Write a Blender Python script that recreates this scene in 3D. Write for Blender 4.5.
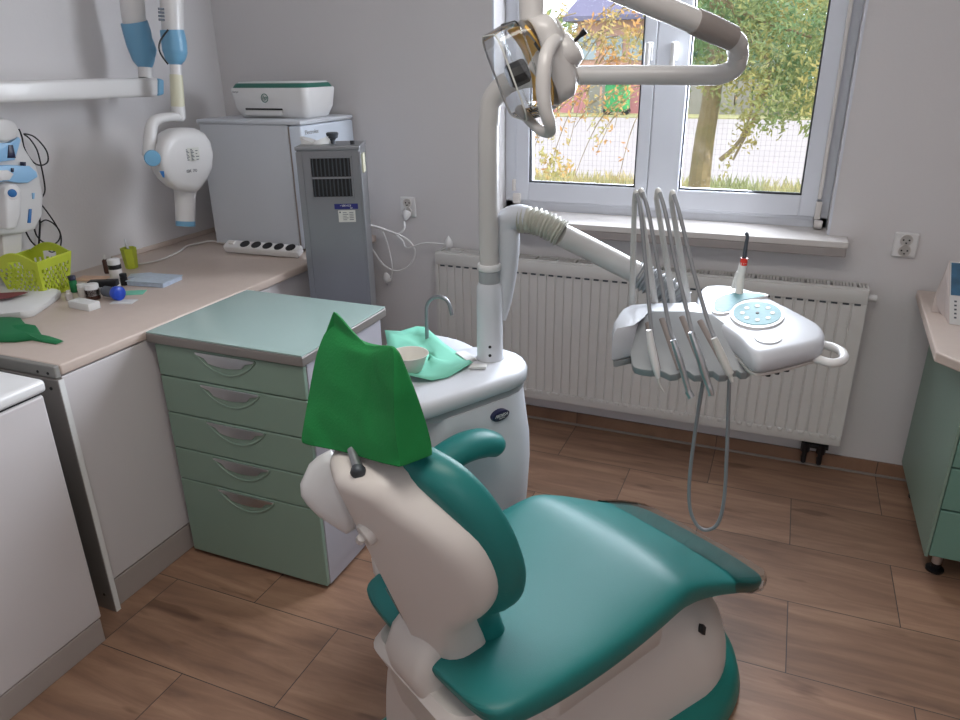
import bpy, bmesh, math, random
from mathutils import Vector, Matrix
random.seed(7)
sc = bpy.context.scene
col = sc.collection
for o in list(bpy.data.objects): bpy.data.objects.remove(o)

# ------------------------------------------------------------------ camera
F_PX, PITCH, YAW, ROLL = 727.95, 0.386798, 0.397056, -0.014468
CAM = Vector((0, 0, 1.6))
_fw = Vector((-math.sin(YAW)*math.cos(PITCH), math.cos(YAW)*math.cos(PITCH), -math.sin(PITCH)))
_r = Vector((math.cos(YAW), math.sin(YAW), 0)); _u = _r.cross(_fw)
RT = _r*math.cos(ROLL) + _u*math.sin(ROLL); UP = -_r*math.sin(ROLL) + _u*math.cos(ROLL)
cam_d = bpy.data.cameras.new('camera'); cam = bpy.data.objects.new('camera', cam_d); col.objects.link(cam)
cam_d.sensor_width = 36; cam_d.lens = F_PX/960*36; cam_d.clip_start = .05; cam_d.clip_end = 300
m = Matrix((RT, UP, -_fw)).transposed().to_4x4(); m.translation = CAM; cam.matrix_world = m
sc.camera = cam

# ------------------------------------------------------------------ light
sc.view_settings.view_transform = 'Standard'; sc.view_settings.look = 'None'
sc.view_settings.gamma = 1; sc.view_settings.use_curve_mapping = False
sc.view_settings.exposure = 0.0
w = bpy.data.worlds.new('sky'); sc.world = w; w.use_nodes = True
nt = w.node_tree; nt.nodes.clear()
sky = nt.nodes.new('ShaderNodeTexSky'); sky.sky_type = 'HOSEK_WILKIE'; sky.turbidity = 4; sky.ground_albedo = .4
sky.sun_direction = (.45, -.5, .75)
mixw = nt.nodes.new('ShaderNodeMix'); mixw.data_type = 'RGBA'; mixw.inputs[0].default_value = .75
mixw.inputs[7].default_value = (.86, .93, 1.0, 1)
bg = nt.nodes.new('ShaderNodeBackground'); bg.inputs[1].default_value = 2.9
ow = nt.nodes.new('ShaderNodeOutputWorld')
nt.links.new(sky.outputs[0], mixw.inputs[6]); nt.links.new(mixw.outputs[2], bg.inputs[0]); nt.links.new(bg.outputs[0], ow.inputs[0])
sun_d = bpy.data.lights.new('sun', 'SUN'); sun_d.energy = 4.8; sun_d.angle = .02; sun_d.color = (1, .93, .84)
sun = bpy.data.objects.new('sun', sun_d); col.objects.link(sun)
sun.rotation_euler = Vector((-.85, .22, -.55)).to_track_quat('-Z', 'Y').to_euler()
def area(name, loc, direction, sx, sy, e, color):
    d = bpy.data.lights.new(name, 'AREA'); d.shape = 'RECTANGLE'; d.size = sx; d.size_y = sy; d.energy = e; d.color = color
    o = bpy.data.objects.new(name, d); col.objects.link(o); o.location = loc
    o.rotation_euler = Vector(direction).to_track_quat('-Z', 'Z').to_euler(); return o
area('window_daylight', (-.5, 3.30, 1.75), (-.55, -1, -.12), 1.3, 1.3, 112, (.86, .92, 1.0))
area('ceiling_fill', (-.3, .6, 2.62), (0, 0, -1), 1.2, .6, 20, (1, .95, .88))  # added overhead fill for interior brightness, not a lamp of the room
area('rear_fill', (.9, -1.1, 1.7), (-.3, 1, -.1), 1.4, 1.2, 8, (.97, .96, 1))  # added fill behind the camera; no window exists in that wall

# ------------------------------------------------------------------ measuring helpers: a point of the place seen in direction (px, py) on a known plane
def ray(px, py): return RT*((px-480)/F_PX) - UP*((py-360)/F_PX) + _fw
def aty(px, py, y): d = ray(px, py); return CAM + d*(y/d.y)
def atx(px, py, x): d = ray(px, py); return CAM + d*(x/d.x)
def atz(px, py, z): d = ray(px, py); return CAM + d*((z-1.6)/d.z)

# ------------------------------------------------------------------ materials
def lin(c):
    c = c/255; return c/12.92 if c <= .04045 else ((c+.055)/1.055)**2.4
def rgb(h): return (lin(int(h[0:2], 16)), lin(int(h[2:4], 16)), lin(int(h[4:6], 16)), 1)
def mat(name, hexc, rough=.5, metal=0, var=.04, scale=8, bump=0, bscale=60, coat=0, spec=None, trans=0, alpha=1, emit=None):
    ma = bpy.data.materials.new(name); ma.use_nodes = True; n = ma.node_tree; b = n.nodes['Principled BSDF']
    c = rgb(hexc)
    tc = n.nodes.new('ShaderNodeTexCoord'); no = n.nodes.new('ShaderNodeTexNoise'); no.inputs['Scale'].default_value = scale; no.inputs['Detail'].default_value = 4
    n.links.new(tc.outputs['Object'], no.inputs['Vector'])
    mx = n.nodes.new('ShaderNodeMix'); mx.data_type = 'RGBA'
    mx.inputs[6].default_value = tuple(max(0, v*(1-var)) for v in c[:3])+(1,); mx.inputs[7].default_value = tuple(min(1, v*(1+var)) for v in c[:3])+(1,)
    n.links.new(no.outputs['Fac'], mx.inputs[0]); n.links.new(mx.outputs[2], b.inputs['Base Color'])
    b.inputs['Roughness'].default_value = rough; b.inputs['Metallic'].default_value = metal
    if coat: b.inputs['Coat Weight'].default_value = coat; b.inputs['Coat Roughness'].default_value = .15
    if spec is not None: b.inputs['Specular IOR Level'].default_value = spec
    if trans: b.inputs['Transmission Weight'].default_value = trans
    if alpha < 1: b.inputs['Alpha'].default_value = alpha
    if bump:
        n2 = n.nodes.new('ShaderNodeTexNoise'); n2.inputs['Scale'].default_value = bscale; n2.inputs['Detail'].default_value = 5
        bp = n.nodes.new('ShaderNodeBump'); bp.inputs['Strength'].default_value = bump; bp.inputs['Distance'].default_value = .002
        n.links.new(tc.outputs['Object'], n2.inputs['Vector']); n.links.new(n2.outputs['Fac'], bp.inputs['Height']); n.links.new(bp.outputs[0], b.inputs['Normal'])
    return ma
M = {}
M['wall'] = mat('wall_paint', 'd6d3d4', .85, var=.02, scale=1.5, bump=.25, bscale=90)
M['ceiling'] = mat('ceiling_paint', 'dcdad8', .9)
M['pvc'] = mat('window_pvc', 'd5d8e0', .35)
M['gasket'] = mat('rubber_gasket', '3a3b40', .7)
M['sill'] = mat('sill_board', 'd2cdca', .35, var=.05, scale=5)
M['sill_side'] = mat('sill_edge', '9d9694', .5)
M['trimgrey'] = mat('skirting_strip', '8f8580', .5)
M['radiator'] = mat('radiator_enamel', 'd3d1ce', .35)
M['dark'] = mat('dark_gap', '1c1c1e', .7)
M['black'] = mat('black_plastic', '101014', .45)
M['white'] = mat('white_plastic', 'dddcdc', .35, coat=.2)
M['offwhite'] = mat('offwhite_plastic', 'cfcac6', .4)
M['shell'] = mat('chair_shell_plastic', 'd6cfca', .42, var=.05, scale=3)
M['unit'] = mat('glossy_unit_shell', 'c8cad0', .42, coat=0)
M['laminate'] = mat('worktop_laminate', 'c6b6ac', .42, var=.05, scale=25)
M['lamedge'] = mat('worktop_edge', 'bfaea4', .45)
M['greyboard'] = mat('grey_board', '85837f', .5)
M['alu'] = mat('aluminium_profile', '8f8a86', .4, metal=.5)
M['cabwhite'] = mat('white_cabinet_board', 'c9c4c5', .5, var=.02)
M['cabside'] = mat('pale_grey_cabinet_side', 'a7a5ad', .5, var=.02)
M['plinth'] = mat('plinth_board', 'a39a95', .5)
M['mint'] = mat('mint_drawer_front', '7f9587', .42, var=.02)
M['mintglass'] = mat('mint_glass_top', '9fb6b1', .08, coat=.6, var=.02)
M['mintcab'] = mat('teal_cabinet_foil', '6b9184', .35, var=.03)
M['chrome'] = mat('chrome', 'd8d9dc', .28, metal=1)
M['steel'] = mat('brushed_steel', '919397', .36, metal=.75, var=.12, scale=4)
M['darksteel'] = mat('dark_steel_grey', '50555b', .5, metal=.6)  # dark grey for grille bars, slots and small metal parts
M['fridge'] = mat('fridge_enamel', 'c9cdd4', .4, var=.02)
M['fridgedoor'] = mat('fridge_door', 'd0d8e4', .3, coat=.3)
M['printgreen'] = mat('printer_teal_lid', '2a6a5c', .4)
M['xwhite'] = mat('xray_white', 'd6d4d4', .35, coat=.2)
M['xblue'] = mat('xray_blue', '6fa3c4', .35)
M['xcream'] = mat('xray_cream', 'cfccb4', .4)
M['lightblue'] = mat('pale_blue_plastic', '8fbbe0', .4)
M['midblue'] = mat('mid_blue_button', '2b6aa8', .35)
M['lime'] = mat('lime_plastic', 'b9c63a', .4)
M['teal'] = mat('teal_upholstery', '1f7471', .42, var=.05, scale=6, bump=.12, bscale=500, spec=.45)
M['tealbase'] = mat('teal_base_plastic', '157068', .4)
M['film'] = None
M['green'] = mat('green_nonwoven', '127f3d', .85, var=.10, scale=30, bump=.4, bscale=220)
n = M['green'].node_tree; bp_o = [x for x in n.nodes if x.type == 'BUMP'][0]; bs = n.nodes['Principled BSDF']
wn = n.nodes.new('ShaderNodeTexNoise'); wn.inputs['Scale'].default_value = 7; wn.inputs['Detail'].default_value = 1.5; wn.inputs['Distortion'].default_value = .6
wb = n.nodes.new('ShaderNodeBump'); wb.inputs['Strength'].default_value = .8; wb.inputs['Distance'].default_value = .02
tcn = [x for x in n.nodes if x.type == 'TEX_COORD'][0]; n.links.new(tcn.outputs['Object'], wn.inputs['Vector']); n.links.new(wn.outputs['Fac'], wb.inputs['Height']); n.links.new(bp_o.outputs[0], wb.inputs['Normal']); n.links.new(wb.outputs[0], bs.inputs['Normal'])
M['greendark'] = mat('dark_green_rubber', '157043', .7)
M['mintpaper'] = mat('mint_paper_napkin', '74bfa6', .8, var=.03)
M['paper'] = mat('white_paper', 'd9d9d8', .8)
M['bowl'] = mat('cream_bowl', 'd8d4cc', .35)
M['armgrey'] = mat('lamp_arm_grey', 'c2bfbd', .35, coat=.2)
M['jointgrey'] = mat('joint_greybrown', '8b837f', .5)
M['amber'] = mat('amber_reflector', 'f2bf60', .4, metal=0)
M['ribbed'] = mat('ribbed_hose_cream', 'b9b8ad', .5)
M['hose'] = mat('grey_hose', '85868a', .45)
M['hosewhite'] = mat('pale_hose', 'c8c6c2', .4)
M['holder'] = mat('grey_holder_plastic', '9b9ea1', .45)
M['panelteal'] = mat('keypad_foil', '528a90', .6, var=.25, scale=90)
M['red'] = mat('red_plastic', 'd03020', .4)
M['navy'] = mat('navy_badge', '10143a', .35)
M['navylabel'] = mat('navy_label', '1d2270', .5)
M['label'] = mat('white_label', 'd5d5d0', .6)
M['inkgrey'] = mat('grey_ink', '5b6068', .7)
M['pack'] = mat('packet_paper', 'cfc3be', .6, var=.08, scale=12)
M['maroon'] = mat('maroon_print', '7a3a42', .6)
M['blue'] = mat('blue_cap', '1b45b8', .35)
M['bottlebrown'] = mat('brown_bottle', '4a2c24', .3)
M['clearblue'] = mat('pale_blue_blister', 'b9c6da', .3, var=.25, scale=60)
M['clearcover'] = mat('frosted_case_cover', 'b4c2d2', .35, var=.22, scale=50)
M['calpic'] = mat('calendar_picture', '2b5f80', .4, var=.7, scale=30)
M['skin'] = mat('peach_card', 'd8b39a', .6)
def glassmat(name, tint, amt):
    ma = bpy.data.materials.new(name); ma.use_nodes = True; n = ma.node_tree; n.nodes.clear()
    t = n.nodes.new('ShaderNodeBsdfTransparent'); t.inputs[0].default_value = tint
    g = n.nodes.new('ShaderNodeBsdfGlossy'); g.inputs['Roughness'].default_value = .05
    mx = n.nodes.new('ShaderNodeMixShader'); fr = n.nodes.new('ShaderNodeFresnel'); fr.inputs[0].default_value = 1.45
    mt = n.nodes.new('ShaderNodeMath'); mt.operation = 'MULTIPLY_ADD'; mt.inputs[1].default_value = 1; mt.inputs[2].default_value = amt
    o = n.nodes.new('ShaderNodeOutputMaterial')
    n.links.new(fr.outputs[0], mt.inputs[0]); n.links.new(mt.outputs[0], mx.inputs[0]); n.links.new(t.outputs[0], mx.inputs[1]); n.links.new(g.outputs[0], mx.inputs[2]); n.links.new(mx.outputs[0], o.inputs[0])
    return ma
M['glass'] = glassmat('window_glass', (.97, .98, 1, 1), 0)
M['film'] = glassmat('clear_film', (.93, .95, .95, 1), .05)
M['shield'] = glassmat('clear_shield', (.97, .98, .98, 1), .02)

def floor_material():
    ma = bpy.data.materials.new('wood_look_tiles'); ma.use_nodes = True; n = ma.node_tree; b = n.nodes['Principled BSDF']; L = n.links
    tc = n.nodes.new('ShaderNodeTexCoord'); mp = n.nodes.new('ShaderNodeMapping'); mp.inputs['Location'].default_value = (-.178+.3175+6.35, -3.035+6.34, 0)
    L.new(tc.outputs['Object'], mp.inputs[0])
    br = n.nodes.new('ShaderNodeTexBrick'); br.offset = .5; br.inputs['Scale'].default_value = 1; br.inputs['Brick Width'].default_value = .635; br.inputs['Row Height'].default_value = .317
    br.inputs['Mortar Size'].default_value = .0016; br.inputs['Mortar Smooth'].default_value = .2; br.inputs['Bias'].default_value = 0
    br.inputs['Color1'].default_value = (0, 0, 0, 1); br.inputs['Color2'].default_value = (1, 1, 1, 1); br.inputs['Mortar'].default_value = (.5, .5, .5, 1)
    L.new(mp.outputs[0], br.inputs['Vector'])
    # per tile shift of the grain
    add = n.nodes.new('ShaderNodeVectorMath'); add.operation = 'MULTIPLY_ADD'; add.inputs[1].default_value = (3.1, 7.7, 5.3)
    L.new(br.outputs['Color'], add.inputs[0]); L.new(mp.outputs[0], add.inputs[2])
    st = n.nodes.new('ShaderNodeMapping'); st.inputs['Scale'].default_value = (1.6, 13, 1); L.new(add.outputs[0], st.inputs[0])
    g1 = n.nodes.new('ShaderNodeTexNoise'); g1.inputs['Scale'].default_value = 1.3; g1.inputs['Detail'].default_value = 7; g1.inputs['Roughness'].default_value = .6; g1.inputs['Distortion'].default_value = .5
    L.new(st.outputs[0], g1.inputs['Vector'])
    st2 = n.nodes.new('ShaderNodeMapping'); st2.inputs['Scale'].default_value = (3.2, 14, 1); L.new(add.outputs[0], st2.inputs[0])
    g2 = n.nodes.new('ShaderNodeTexNoise'); g2.inputs['Scale'].default_value = 1.0; g2.inputs['Detail'].default_value = 3; L.new(st2.outputs[0], g2.inputs['Vector'])
    cr = n.nodes.new('ShaderNodeValToRGB'); e = cr.color_ramp.elements
    e[0].position = .28; e[0].color = rgb('74594a'); e[1].position = .75; e[1].color = rgb('a98870')
    x = cr.color_ramp.elements.new(.5); x.color = rgb('8f6f5b')
    L.new(g1.outputs['Fac'], cr.inputs[0])
    kn = n.nodes.new('ShaderNodeValToRGB'); k = kn.color_ramp.elements; k[0].position = .28; k[0].color = (.55, .5, .47, 1); k[1].position = .36; k[1].color = (1, 1, 1, 1)
    L.new(g2.outputs['Fac'], kn.inputs[0])
    m1 = n.nodes.new('ShaderNodeMix'); m1.data_type = 'RGBA'; m1.blend_type = 'MULTIPLY'; m1.inputs[0].default_value = .85
    L.new(cr.outputs[0], m1.inputs[6]); L.new(kn.outputs[0], m1.inputs[7])
    tint = n.nodes.new('ShaderNodeMix'); tint.data_type = 'RGBA'; tint.inputs[6].default_value = (.86, .84, .82, 1); tint.inputs[7].default_value = (1.12, 1.1, 1.08, 1); L.new(br.outputs['Color'], tint.inputs[0])
    m2 = n.nodes.new('ShaderNodeMix'); m2.data_type = 'RGBA'; m2.blend_type = 'MULTIPLY'; m2.inputs[0].default_value = 1; L.new(m1.outputs[2], m2.inputs[6]); L.new(tint.outputs[2], m2.inputs[7])
    m3 = n.nodes.new('ShaderNodeMix'); m3.data_type = 'RGBA'; m3.inputs[7].default_value = rgb('463a35'); L.new(br.outputs['Fac'], m3.inputs[0]); L.new(m2.outputs[2], m3.inputs[6])
    L.new(m3.outputs[2], b.inputs['Base Color']); b.inputs['Roughness'].default_value = .5
    bp = n.nodes.new('ShaderNodeBump'); bp.inputs['Strength'].default_value = .15; bp.inputs['Distance'].default_value = .002; L.new(g1.outputs['Fac'], bp.inputs['Height']); L.new(bp.outputs[0], b.inputs['Normal'])
    return ma
M['floor'] = floor_material()

# ------------------------------------------------------------------ mesh helpers
def obj(name, bm, ma, parent=None, smooth=False, label=None):
    me = bpy.data.meshes.new(name); bmesh.ops.recalc_face_normals(bm, faces=bm.faces[:]) ; bm.to_mesh(me); bm.free()
    mats = ma if isinstance(ma, (list, tuple)) else [ma]
    for x in mats: me.materials.append(x)
    if smooth:
        for p in me.polygons: p.use_smooth = True
        try: me.set_sharp_from_angle(angle=math.radians(50 if smooth is True else smooth))
        except Exception: pass
    o = bpy.data.objects.new(name, me); col.objects.link(o)
    if parent is not None: o.parent = parent; o.matrix_parent_inverse = parent.matrix_world.inverted()
    if label: o['label'] = label
    return o
def tag(o, label, cat, group=None, kind=None):
    if label: o['label'] = label
    if cat: o['category'] = cat
    if group: o['group'] = group
    if kind: o['kind'] = kind
    return o
def thing(name, loc, label, cat, group=None, kind=None):
    o = bpy.data.objects.new(name, None); col.objects.link(o); o.location = loc; o.empty_display_size = .1
    o.matrix_world = Matrix.Translation(Vector(loc)); return tag(o, label, cat, group, kind)
def struct(name, bm, ma, parent=None, smooth=False):
    o = obj(name, bm, ma, parent, smooth)
    if parent is None: o['kind'] = 'structure'
    return o
def B(): return bmesh.new()
def box(bm, x0, x1, y0, y1, z0, z1, bev=0, seg=2, mi=0, mtx=None):
    t = bmesh.new(); bmesh.ops.create_cube(t, size=1)
    bmesh.ops.scale(t, vec=(abs(x1-x0), abs(y1-y0), abs(z1-z0)), verts=t.verts); bmesh.ops.translate(t, vec=((x0+x1)/2, (y0+y1)/2, (z0+z1)/2), verts=t.verts)
    if bev: bmesh.ops.bevel(t, geom=t.edges[:], offset=bev, segments=seg, profile=.5, affect='EDGES')
    merge(bm, t, mi, mtx); return bm
def merge(bm, t, mi=0, mtx=None):
    if mtx is not None: bmesh.ops.transform(t, matrix=mtx, verts=t.verts)
    vm = {v: bm.verts.new(v.co) for v in t.verts}
    for f in t.faces:
        try: nf = bm.faces.new([vm[v] for v in f.verts]); nf.material_index = mi
        except ValueError: pass
    t.free()
def catmull(pts, n=8, closed=False):
    P = [Vector(p) for p in pts]
    if len(P) < 3: return P
    out = []; N = len(P); rng = range(N) if closed else range(N-1)
    for i in rng:
        if closed: a, b, c, d = P[(i-1) % N], P[i], P[(i+1) % N], P[(i+2) % N]
        else: a, b, c, d = P[max(i-1, 0)], P[i], P[i+1], P[min(i+2, N-1)]
        for k in range(n):
            t = k/n; out.append(.5*((2*b)+(c-a)*t+(2*a-5*b+4*c-d)*t*t+(3*b-a-3*c+d)*t**3))
    if not closed: out.append(P[-1])
    return out
def tube(bm, pts, r, seg=10, smooth=0, caps=True, mi=0, closed=False, flat=None):
    """r: number or list of radii along the (smoothed) path; flat: (axis vector, factor) squashes the section"""
    P = catmull(pts, smooth, closed) if smooth else [Vector(p) for p in pts]
    n = len(P)
    if isinstance(r, (list, tuple)):
        rr = [r[min(int(i/(n-1)*(len(r)-1)), len(r)-2)]*(1-((i/(n-1)*(len(r)-1)) - min(int(i/(n-1)*(len(r)-1)), len(r)-2))) + r[min(int(i/(n-1)*(len(r)-1)), len(r)-2)+1]*((i/(n-1)*(len(r)-1)) - min(int(i/(n-1)*(len(r)-1)), len(r)-2)) for i in range(n)]
    else: rr = [r]*n
    T = []
    for i in range(n):
        a = P[i-1] if i > 0 else (P[-1] if closed else P[0]); b = P[i+1] if i < n-1 else (P[0] if closed else P[-1])
        d = (b-a); T.append(d.normalized() if d.length > 1e-9 else Vector((0, 0, 1)))
    u = T[0].orthogonal().normalized(); rings = []
    for i in range(n):
        u = (u - T[i]*u.dot(T[i])); u = u.normalized() if u.length > 1e-6 else T[i].orthogonal().normalized(); v = T[i].cross(u)
        ring = []
        for k in range(seg):
            a = 2*math.pi*k/seg; off = (u*math.cos(a)+v*math.sin(a))*rr[i]
            if flat: off = off - flat[0]*(off.dot(flat[0]))*(1-flat[1])
            ring.append(bm.verts.new(P[i]+off))
        rings.append(ring)
    lim = n if closed else n-1
    for i in range(lim):
        A, Bb = rings[i], rings[(i+1) % n]
        for k in range(seg):
            f = bm.faces.new((A[k], A[(k+1) % seg], Bb[(k+1) % seg], Bb[k])); f.material_index = mi
    if caps and not closed:
        bm.faces.new(rings[0][::-1]).material_index = mi; bm.faces.new(rings[-1]).material_index = mi
    return bm
def lathe(bm, prof, origin=(0, 0, 0), axis=(0, 0, 1), seg=24, mi=0):
    """prof: (radius, distance along the axis)"""
    ax = Vector(axis).normalized(); u = ax.orthogonal().normalized(); v = ax.cross(u); O = Vector(origin); rings = []
    for r, h in prof:
        if r < 1e-6: rings.append([bm.verts.new(O+ax*h)])
        else: rings.append([bm.verts.new(O+ax*h+(u*math.cos(2*math.pi*k/seg)+v*math.sin(2*math.pi*k/seg))*r) for k in range(seg)])
    for a, b in zip(rings, rings[1:]):
        for k in range(seg):
            k2 = (k+1) % seg
            if len(a) == 1 and len(b) == 1: continue
            if len(a) == 1: f = bm.faces.new((a[0], b[k], b[k2]))
            elif len(b) == 1: f = bm.faces.new((a[k], b[0], a[k2]))
            else: f = bm.faces.new((a[k], b[k], b[k2], a[k2]))
            f.material_index = mi
    if len(rings[0]) > 1: bm.faces.new(rings[0][::-1]).material_index = mi
    if len(rings[-1]) > 1: bm.faces.new(rings[-1]).material_index = mi
    return bm
def cyl(bm, a, b, r, seg=16, mi=0, r2=None):
    a = Vector(a); b = Vector(b); lathe(bm, [(r, 0), (r if r2 is None else r2, (b-a).length)], a, b-a, seg, mi); return bm
def slab(bm, pts, off, mi=0, bev=0, seg=2):
    """a flat polygon of 3-D points thickened by the vector off"""
    t = bmesh.new(); off = Vector(off); P = [Vector(p) for p in pts]
    a = [t.verts.new(p) for p in P]; b = [t.verts.new(p+off) for p in P]; n = len(P)
    t.faces.new(a); t.faces.new(b[::-1])
    for i in range(n): t.faces.new((a[i], a[(i+1) % n], b[(i+1) % n], b[i]))
    bmesh.ops.recalc_face_normals(t, faces=t.faces[:])
    if bev: bmesh.ops.bevel(t, geom=t.edges[:], offset=bev, segments=seg, profile=.5, affect='EDGES', clamp_overlap=True)
    merge(bm, t, mi); return bm
def loft(bm, rings, cap=True, mi=0):
    R_ = [[bm.verts.new(Vector(p)) for p in r] for r in rings]; n = len(R_[0])
    for a, b in zip(R_, R_[1:]):
        for k in range(n): bm.faces.new((a[k], a[(k+1) % n], b[(k+1) % n], b[k])).material_index = mi
    if cap: bm.faces.new(R_[0][::-1]).material_index = mi; bm.faces.new(R_[-1]).material_index = mi
    return bm
def smooth2(pts, n=5): return [(p.x, p.y) for p in catmull([Vector((a, b, 0)) for a, b in pts], n, True)]
def pillow(bm, outline, d0, d1, r, fn, rings=5, mi=0, ex=1.0):
    """soft slab: outline (u,v) closed, from depth d0 to d1 with edge radius r; fn(u,v,d) -> 3-D point"""
    n = len(outline); cx = sum(p[0] for p in outline)/n; cy = sum(p[1] for p in outline)/n
    def inset(q):
        out = []
        for i in range(n):
            a = Vector(outline[i-1]); p = Vector(outline[i]); b = Vector(outline[(i+1) % n]); t = (b-a)
            nn = Vector((t.y, -t.x)); nn = nn.normalized() if nn.length > 1e-9 else Vector((0, 0))
            if nn.dot(p-Vector((cx, cy))) < 0 and False: nn = -nn
            out.append(p - nn*q*sgn)
        return out
    area_ = sum(outline[i][0]*outline[(i+1) % n][1]-outline[(i+1) % n][0]*outline[i][1] for i in range(n)); sgn = 1 if area_ > 0 else -1
    K = rings; L = []
    mid = (d0+d1)/2
    for k in range(K+1):
        a = math.pi/2*k/K; q = r*(1-math.sin(a)); dd = d0 + r*ex*(1-math.cos(a)); L.append((q, min(dd, mid)))
    L2 = L + [(q, d1-(d-d0)) for q, d in L[::-1]]
    def scaled(q, s): ins = inset(q); return [(cx+(p.x-cx)*s, cy+(p.y-cy)*s) for p in ins]
    allr = []
    for s in (.05, .3, .55, .8): allr.append(([fn(u, v, d0) for u, v in scaled(r, s)]))
    for q, d in L2: allr.append([fn(p.x, p.y, d) for p in inset(q)])
    for s in (.8, .55, .3, .05): allr.append([fn(u, v, d1) for u, v in scaled(r, s)])
    return loft(bm, allr, True, mi)
def rrect(cx, cy, w_, h_, r, n=5):
    out = []
    for sx, sy, a0 in ((1, 1, 0), (-1, 1, 90), (-1, -1, 180), (1, -1, 270)):
        for k in range(n+1):
            a = math.radians(a0+90*k/n); out.append((cx+sx*(w_/2-r)+r*math.cos(a), cy+sy*(h_/2-r)+r*math.sin(a)))
    return out
def text(name, s, size, loc, xdir, ydir, ma, parent, extr=.0006, shear=0):
    cu = bpy.data.curves.new(name, 'FONT'); cu.body = s; cu.size = size; cu.extrude = extr; cu.align_x = 'CENTER'; cu.align_y = 'CENTER'; cu.shear = shear
    tmp = bpy.data.objects.new('tmp', cu); col.objects.link(tmp); dg = bpy.context.evaluated_depsgraph_get(); dg.update()
    me = bpy.data.meshes.new_from_object(tmp.evaluated_get(dg)); bpy.data.objects.remove(tmp)
    X = Vector(xdir).normalized(); Yv = Vector(ydir); Yv = (Yv-X*Yv.dot(X)).normalized(); Z = X.cross(Yv)
    mm = Matrix((X, Yv, Z)).transposed().to_4x4(); mm.translation = Vector(loc); me.transform(mm)
    me.materials.clear(); me.materials.append(ma)
    o = bpy.data.objects.new(name, me); col.objects.link(o)
    if parent is not None: o.parent = parent; o.matrix_parent_inverse = parent.matrix_world.inverted()
    return o

# ================================================================== THE ROOM
WY = 3.035; WX = -2.62; WL, WR, WB, WT = -1.19, .166, .955, 2.32
struct('floor', box(B(), WX-.1, 2.3, -1.6, WY+.02, -.1, 0), M['floor'])
struct('ceiling', box(B(), WX-.1, 2.3, -1.6, WY+.3, 2.7, 2.8), M['ceiling'])
b = B()
box(b, WX-.1, WL, WY, WY+.28, 0, 2.7); box(b, WR, 2.3, WY, WY+.28, 0, 2.7); box(b, WL, WR, WY, WY+.28, 0, WB); box(b, WL, WR, WY, WY+.28, WT, 2.7)
struct('wall_back', b, M['wall'])
struct('wall_left', box(B(), WX-.1, WX, -1.6, WY, 0, 2.7), M['wall'])
struct('wall_right', box(B(), 2.2, 2.3, -1.6, WY, 0, 2.7), M['wall'])
struct('wall_front', box(B(), WX, 2.2, -1.7, -1.6, 0, 2.7), M['wall'])
# skirting in the floor's wood-look tile, with its pale strip
struct('baseboard_back', box(B(), WX, 2.2, WY-.010, WY, 0, .062), M['floor'])
struct('trim_1', box(B(), WX, 2.2, WY-.019, WY-.009, 0, .009, .002), M['trimgrey'])
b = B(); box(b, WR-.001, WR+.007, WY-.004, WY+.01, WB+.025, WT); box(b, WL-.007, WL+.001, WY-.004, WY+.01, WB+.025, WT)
struct('lit_edge_strip', b, M['pvc'])  # pale strips added to imitate light catching the window reveal corners
# window
win = thing('window_1', (WL, 3.17, WB), None, None, kind='structure')
b = B(); FY0, FY1 = 3.17, 3.24
box(b, WL, WL+.062, FY0, FY1, WB, WT, .004); box(b, WR-.055, WR, FY0, FY1, WB, WT, .004); box(b, WL, WR, FY0, FY1, WB, WB+.065, .004); box(b, WL, WR, FY0, FY1, WT-.06, WT, .004)
box(b, WL+.062, WR-.055, FY0-.012, FY0+.004, WB+.055, WB+.066, .002)
obj('window_frame', b, M['pvc'], win)
def sash(x0, x1, sl, sr):
    b = B(); z0, z1 = WB+.066, WT-.05; y0 = FY0-.022
    gx0, gx1, gz0, gz1 = x0+sl, x1-sr, z0+.082, z1-.08
    box(b, x0, gx0, y0, FY1-.01, z0, z1, .005); box(b, gx1, x1, y0, FY1-.01, z0, z1, .005)
    box(b, gx0-.001, gx1+.001, y0+.0005, FY1-.01, z0, gz0, .005); box(b, gx0-.001, gx1+.001, y0+.0005, FY1-.01, gz1, z1, .005)
    s = obj('sash', b, M['pvc'], win)
    g = B(); t = .006
    for a in ((gx0, gx0+t, gz0, gz1), (gx1-t, gx1, gz0, gz1), (gx0, gx1, gz0, gz0+t), (gx0, gx1, gz1-t, gz1)): box(g, a[0], a[1], y0+.008, y0+.03, a[2], a[3])
    obj('gasket', g, M['gasket'], s)
    obj('pane', box(B(), gx0+t, gx1-t, y0+.03, y0+.034, gz0+t, gz1-t), M['glass'], s)
    return s, y0
sL, sy = sash(WL+.056, -.546, .062, .052); sR, _ = sash(-.545, WR-.047, .128, .062)
for par, x in ((sR, -.475), (sL, -.572)):
    b = B(); box(b, x-.013, x+.013, sy-.012, sy, 1.60, 1.67, .004); cyl(b, (x, sy-.012, 1.655), (x, sy-.045, 1.655), .009)
    box(b, x-.010, x+.010, sy-.055, sy-.038, 1.53, 1.668, .006); obj('window_handle', b, M['white'], par)
b = B()
for x in (WL+.055, ): box(b, x-.006, x+.03, sy-.02, sy, WB+.055, WB+.10, .004); box(b, x-.012, x+.002, sy-.012, sy+.01, WB+.11, WB+.16, .003)
cyl(b, (WR-.05, sy-.03, WB+.045), (WR-.02, sy-.03, WB+.045), .016); box(b, WR-.052, WR-.03, sy-.02, sy, WB+.06, WB+.13, .004); box(b, WR-.05, WR-.036, sy-.022, sy, WB+.14, WB+.9, .003)
obj('hinge', b, M['offwhite'], win)
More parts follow.
